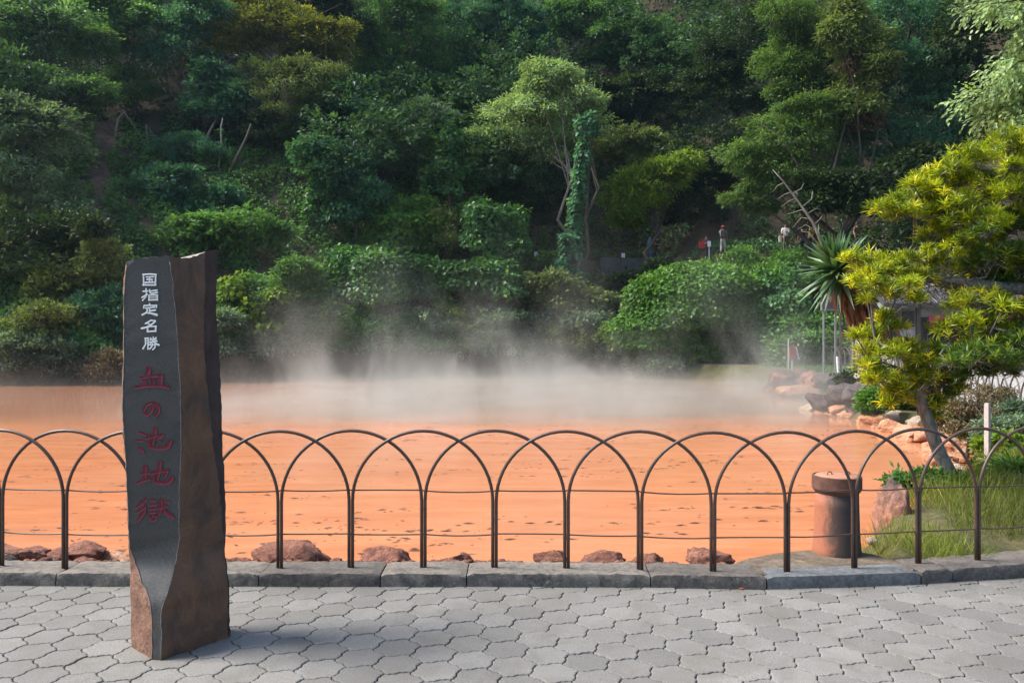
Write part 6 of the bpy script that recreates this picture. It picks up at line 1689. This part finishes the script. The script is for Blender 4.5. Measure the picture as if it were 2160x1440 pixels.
prop('shoulder_bag', 'dark brown shoulder bag hanging behind the yellow shirt', 'bag', lambda m: (m.box((.2, -.2, 1.08), (.24, .12, .2), .3), m.tube([(.2, -.19, 1.16), (.0, -.19, 1.32), (-.12, -.15, 1.44), (-.13, .05, 1.48)], .016, 5)), cloth('bag_leather', (0.05, 0.025, 0.015)), (p_[0], p_[1], g_))
person('person far up the path behind the tips of the yucca', 1808, 535, 46.0, 1.65, R(20), (0.16, 0.09, 0.07), (0.03, 0.03, 0.03), hairm, 'down')

# ------------------------------------------------------------------ steam over the far half of the pond
def steam():
    m = bpy.data.materials.new('steam'); m.use_nodes = True
    n = m.node_tree; n.nodes.clear(); L = n.links.new
    out = n.nodes.new('ShaderNodeOutputMaterial'); pvn = n.nodes.new('ShaderNodeVolumePrincipled')
    pvn.inputs['Color'].default_value = (0.60, 0.61, 0.585, 1); pvn.inputs['Anisotropy'].default_value = 0.25
    P = pos(n); s = n.nodes.new('ShaderNodeSeparateXYZ'); L(P, s.inputs[0])
    X, Yv, Z = s.outputs
    hz = math_n(n, 'SUBTRACT', Z, WZ)
    def mrange(v, a, b, c=0.0, d=1.0):
        r = n.nodes.new('ShaderNodeMapRange'); r.interpolation_type = 'SMOOTHSTEP'
        L(v, r.inputs[0]); r.inputs[1].default_value = a; r.inputs[2].default_value = b; r.inputs[3].default_value = c; r.inputs[4].default_value = d
        return r.outputs[0]
    def mul(*v):
        o = v[0]
        for k in v[1:]: o = math_n(n, 'MULTIPLY', o, k)
        return o
    mp = n.nodes.new('ShaderNodeMapping'); mp.inputs['Scale'].default_value = (0.40, 0.28, 0.26); mp.inputs['Rotation'].default_value = (0, R(14), 0); L(P, mp.inputs[0])
    a = noise(n, 1.0, 4, 0.62, mp.outputs[0], dist=0.6)
    big = noise(n, 0.12, 2, 0.5, P)
    # front line of the steam drifts a little with the noise
    front = math_n(n, 'SUBTRACT', Yv, math_n(n, 'MULTIPLY', math_n(n, 'SUBTRACT', big.outputs[0], 0.5), 5.0))
    fy = mrange(front, 17.3, 18.6)
    xl = mrange(X, -11.5, -7.0, 0.05, 1.0); xr = mrange(X, 9.5, 13.5, 1.0, 0.12)
    back = mrange(Yv, 42.0, 46.5, 1.0, 0.0)
    lh = mrange(noise(n, 0.22, 3, 0.6, P).outputs[0], 0.3, 0.7, -5.5, -1.8)
    low_ = math_n(n, 'POWER', 2.718, math_n(n, 'MULTIPLY', hz, lh))
    high = math_n(n, 'POWER', 2.718, math_n(n, 'MULTIPLY', hz, -0.85))
    wisp = mrange(a.outputs[0], 0.52, 0.65)
    soft = mrange(a.outputs[0], 0.3, 0.66, 0.25, 1.2)
    patch = mrange(noise(n, 0.10, 3, 0.6, P).outputs[0], 0.35, 0.62, 0.4, 1.1); far_ = mrange(Yv, 18.0, 40.0, 1.15, 0.42)
    d = math_n(n, 'ADD', mul(low_, soft, patch, far_, STEAM_LOW), mul(high, wisp, STEAM_HIGH))
    d = mul(d, fy, xl, xr, back)
    L(d, pvn.inputs['Density']); L(pvn.outputs[0], out.inputs['Volume'])
    mb = MB(); mb.box((0, 31.5, 3.2), (44, 31, 6.96))
    o = mb.build('steam', m)
    tag(o, 'white steam drifting over the far half of the hot pond', None, None, 'stuff')
STEAM_LOW, STEAM_HIGH = 0.40, 0.25
steam()

# ------------------------------------------------------------------ air
hm = bpy.data.materials.new('haze'); hm.use_nodes = True
n = hm.node_tree; n.nodes.clear()
o_ = n.nodes.new('ShaderNodeOutputMaterial'); pvn = n.nodes.new('ShaderNodeVolumePrincipled')
pvn.inputs['Color'].default_value = (0.45, 0.72, 1.0, 1); pvn.inputs['Density'].default_value = 0.0002
pvn.inputs['Anisotropy'].default_value = 0.45
n.links.new(pvn.outputs[0], o_.inputs['Volume'])
mb = MB(); mb.box((0, 40, 46), (280, 260, 98))
tag(mb.build('haze', hm), 'thin bluish haze in the air', None, None, 'stuff')
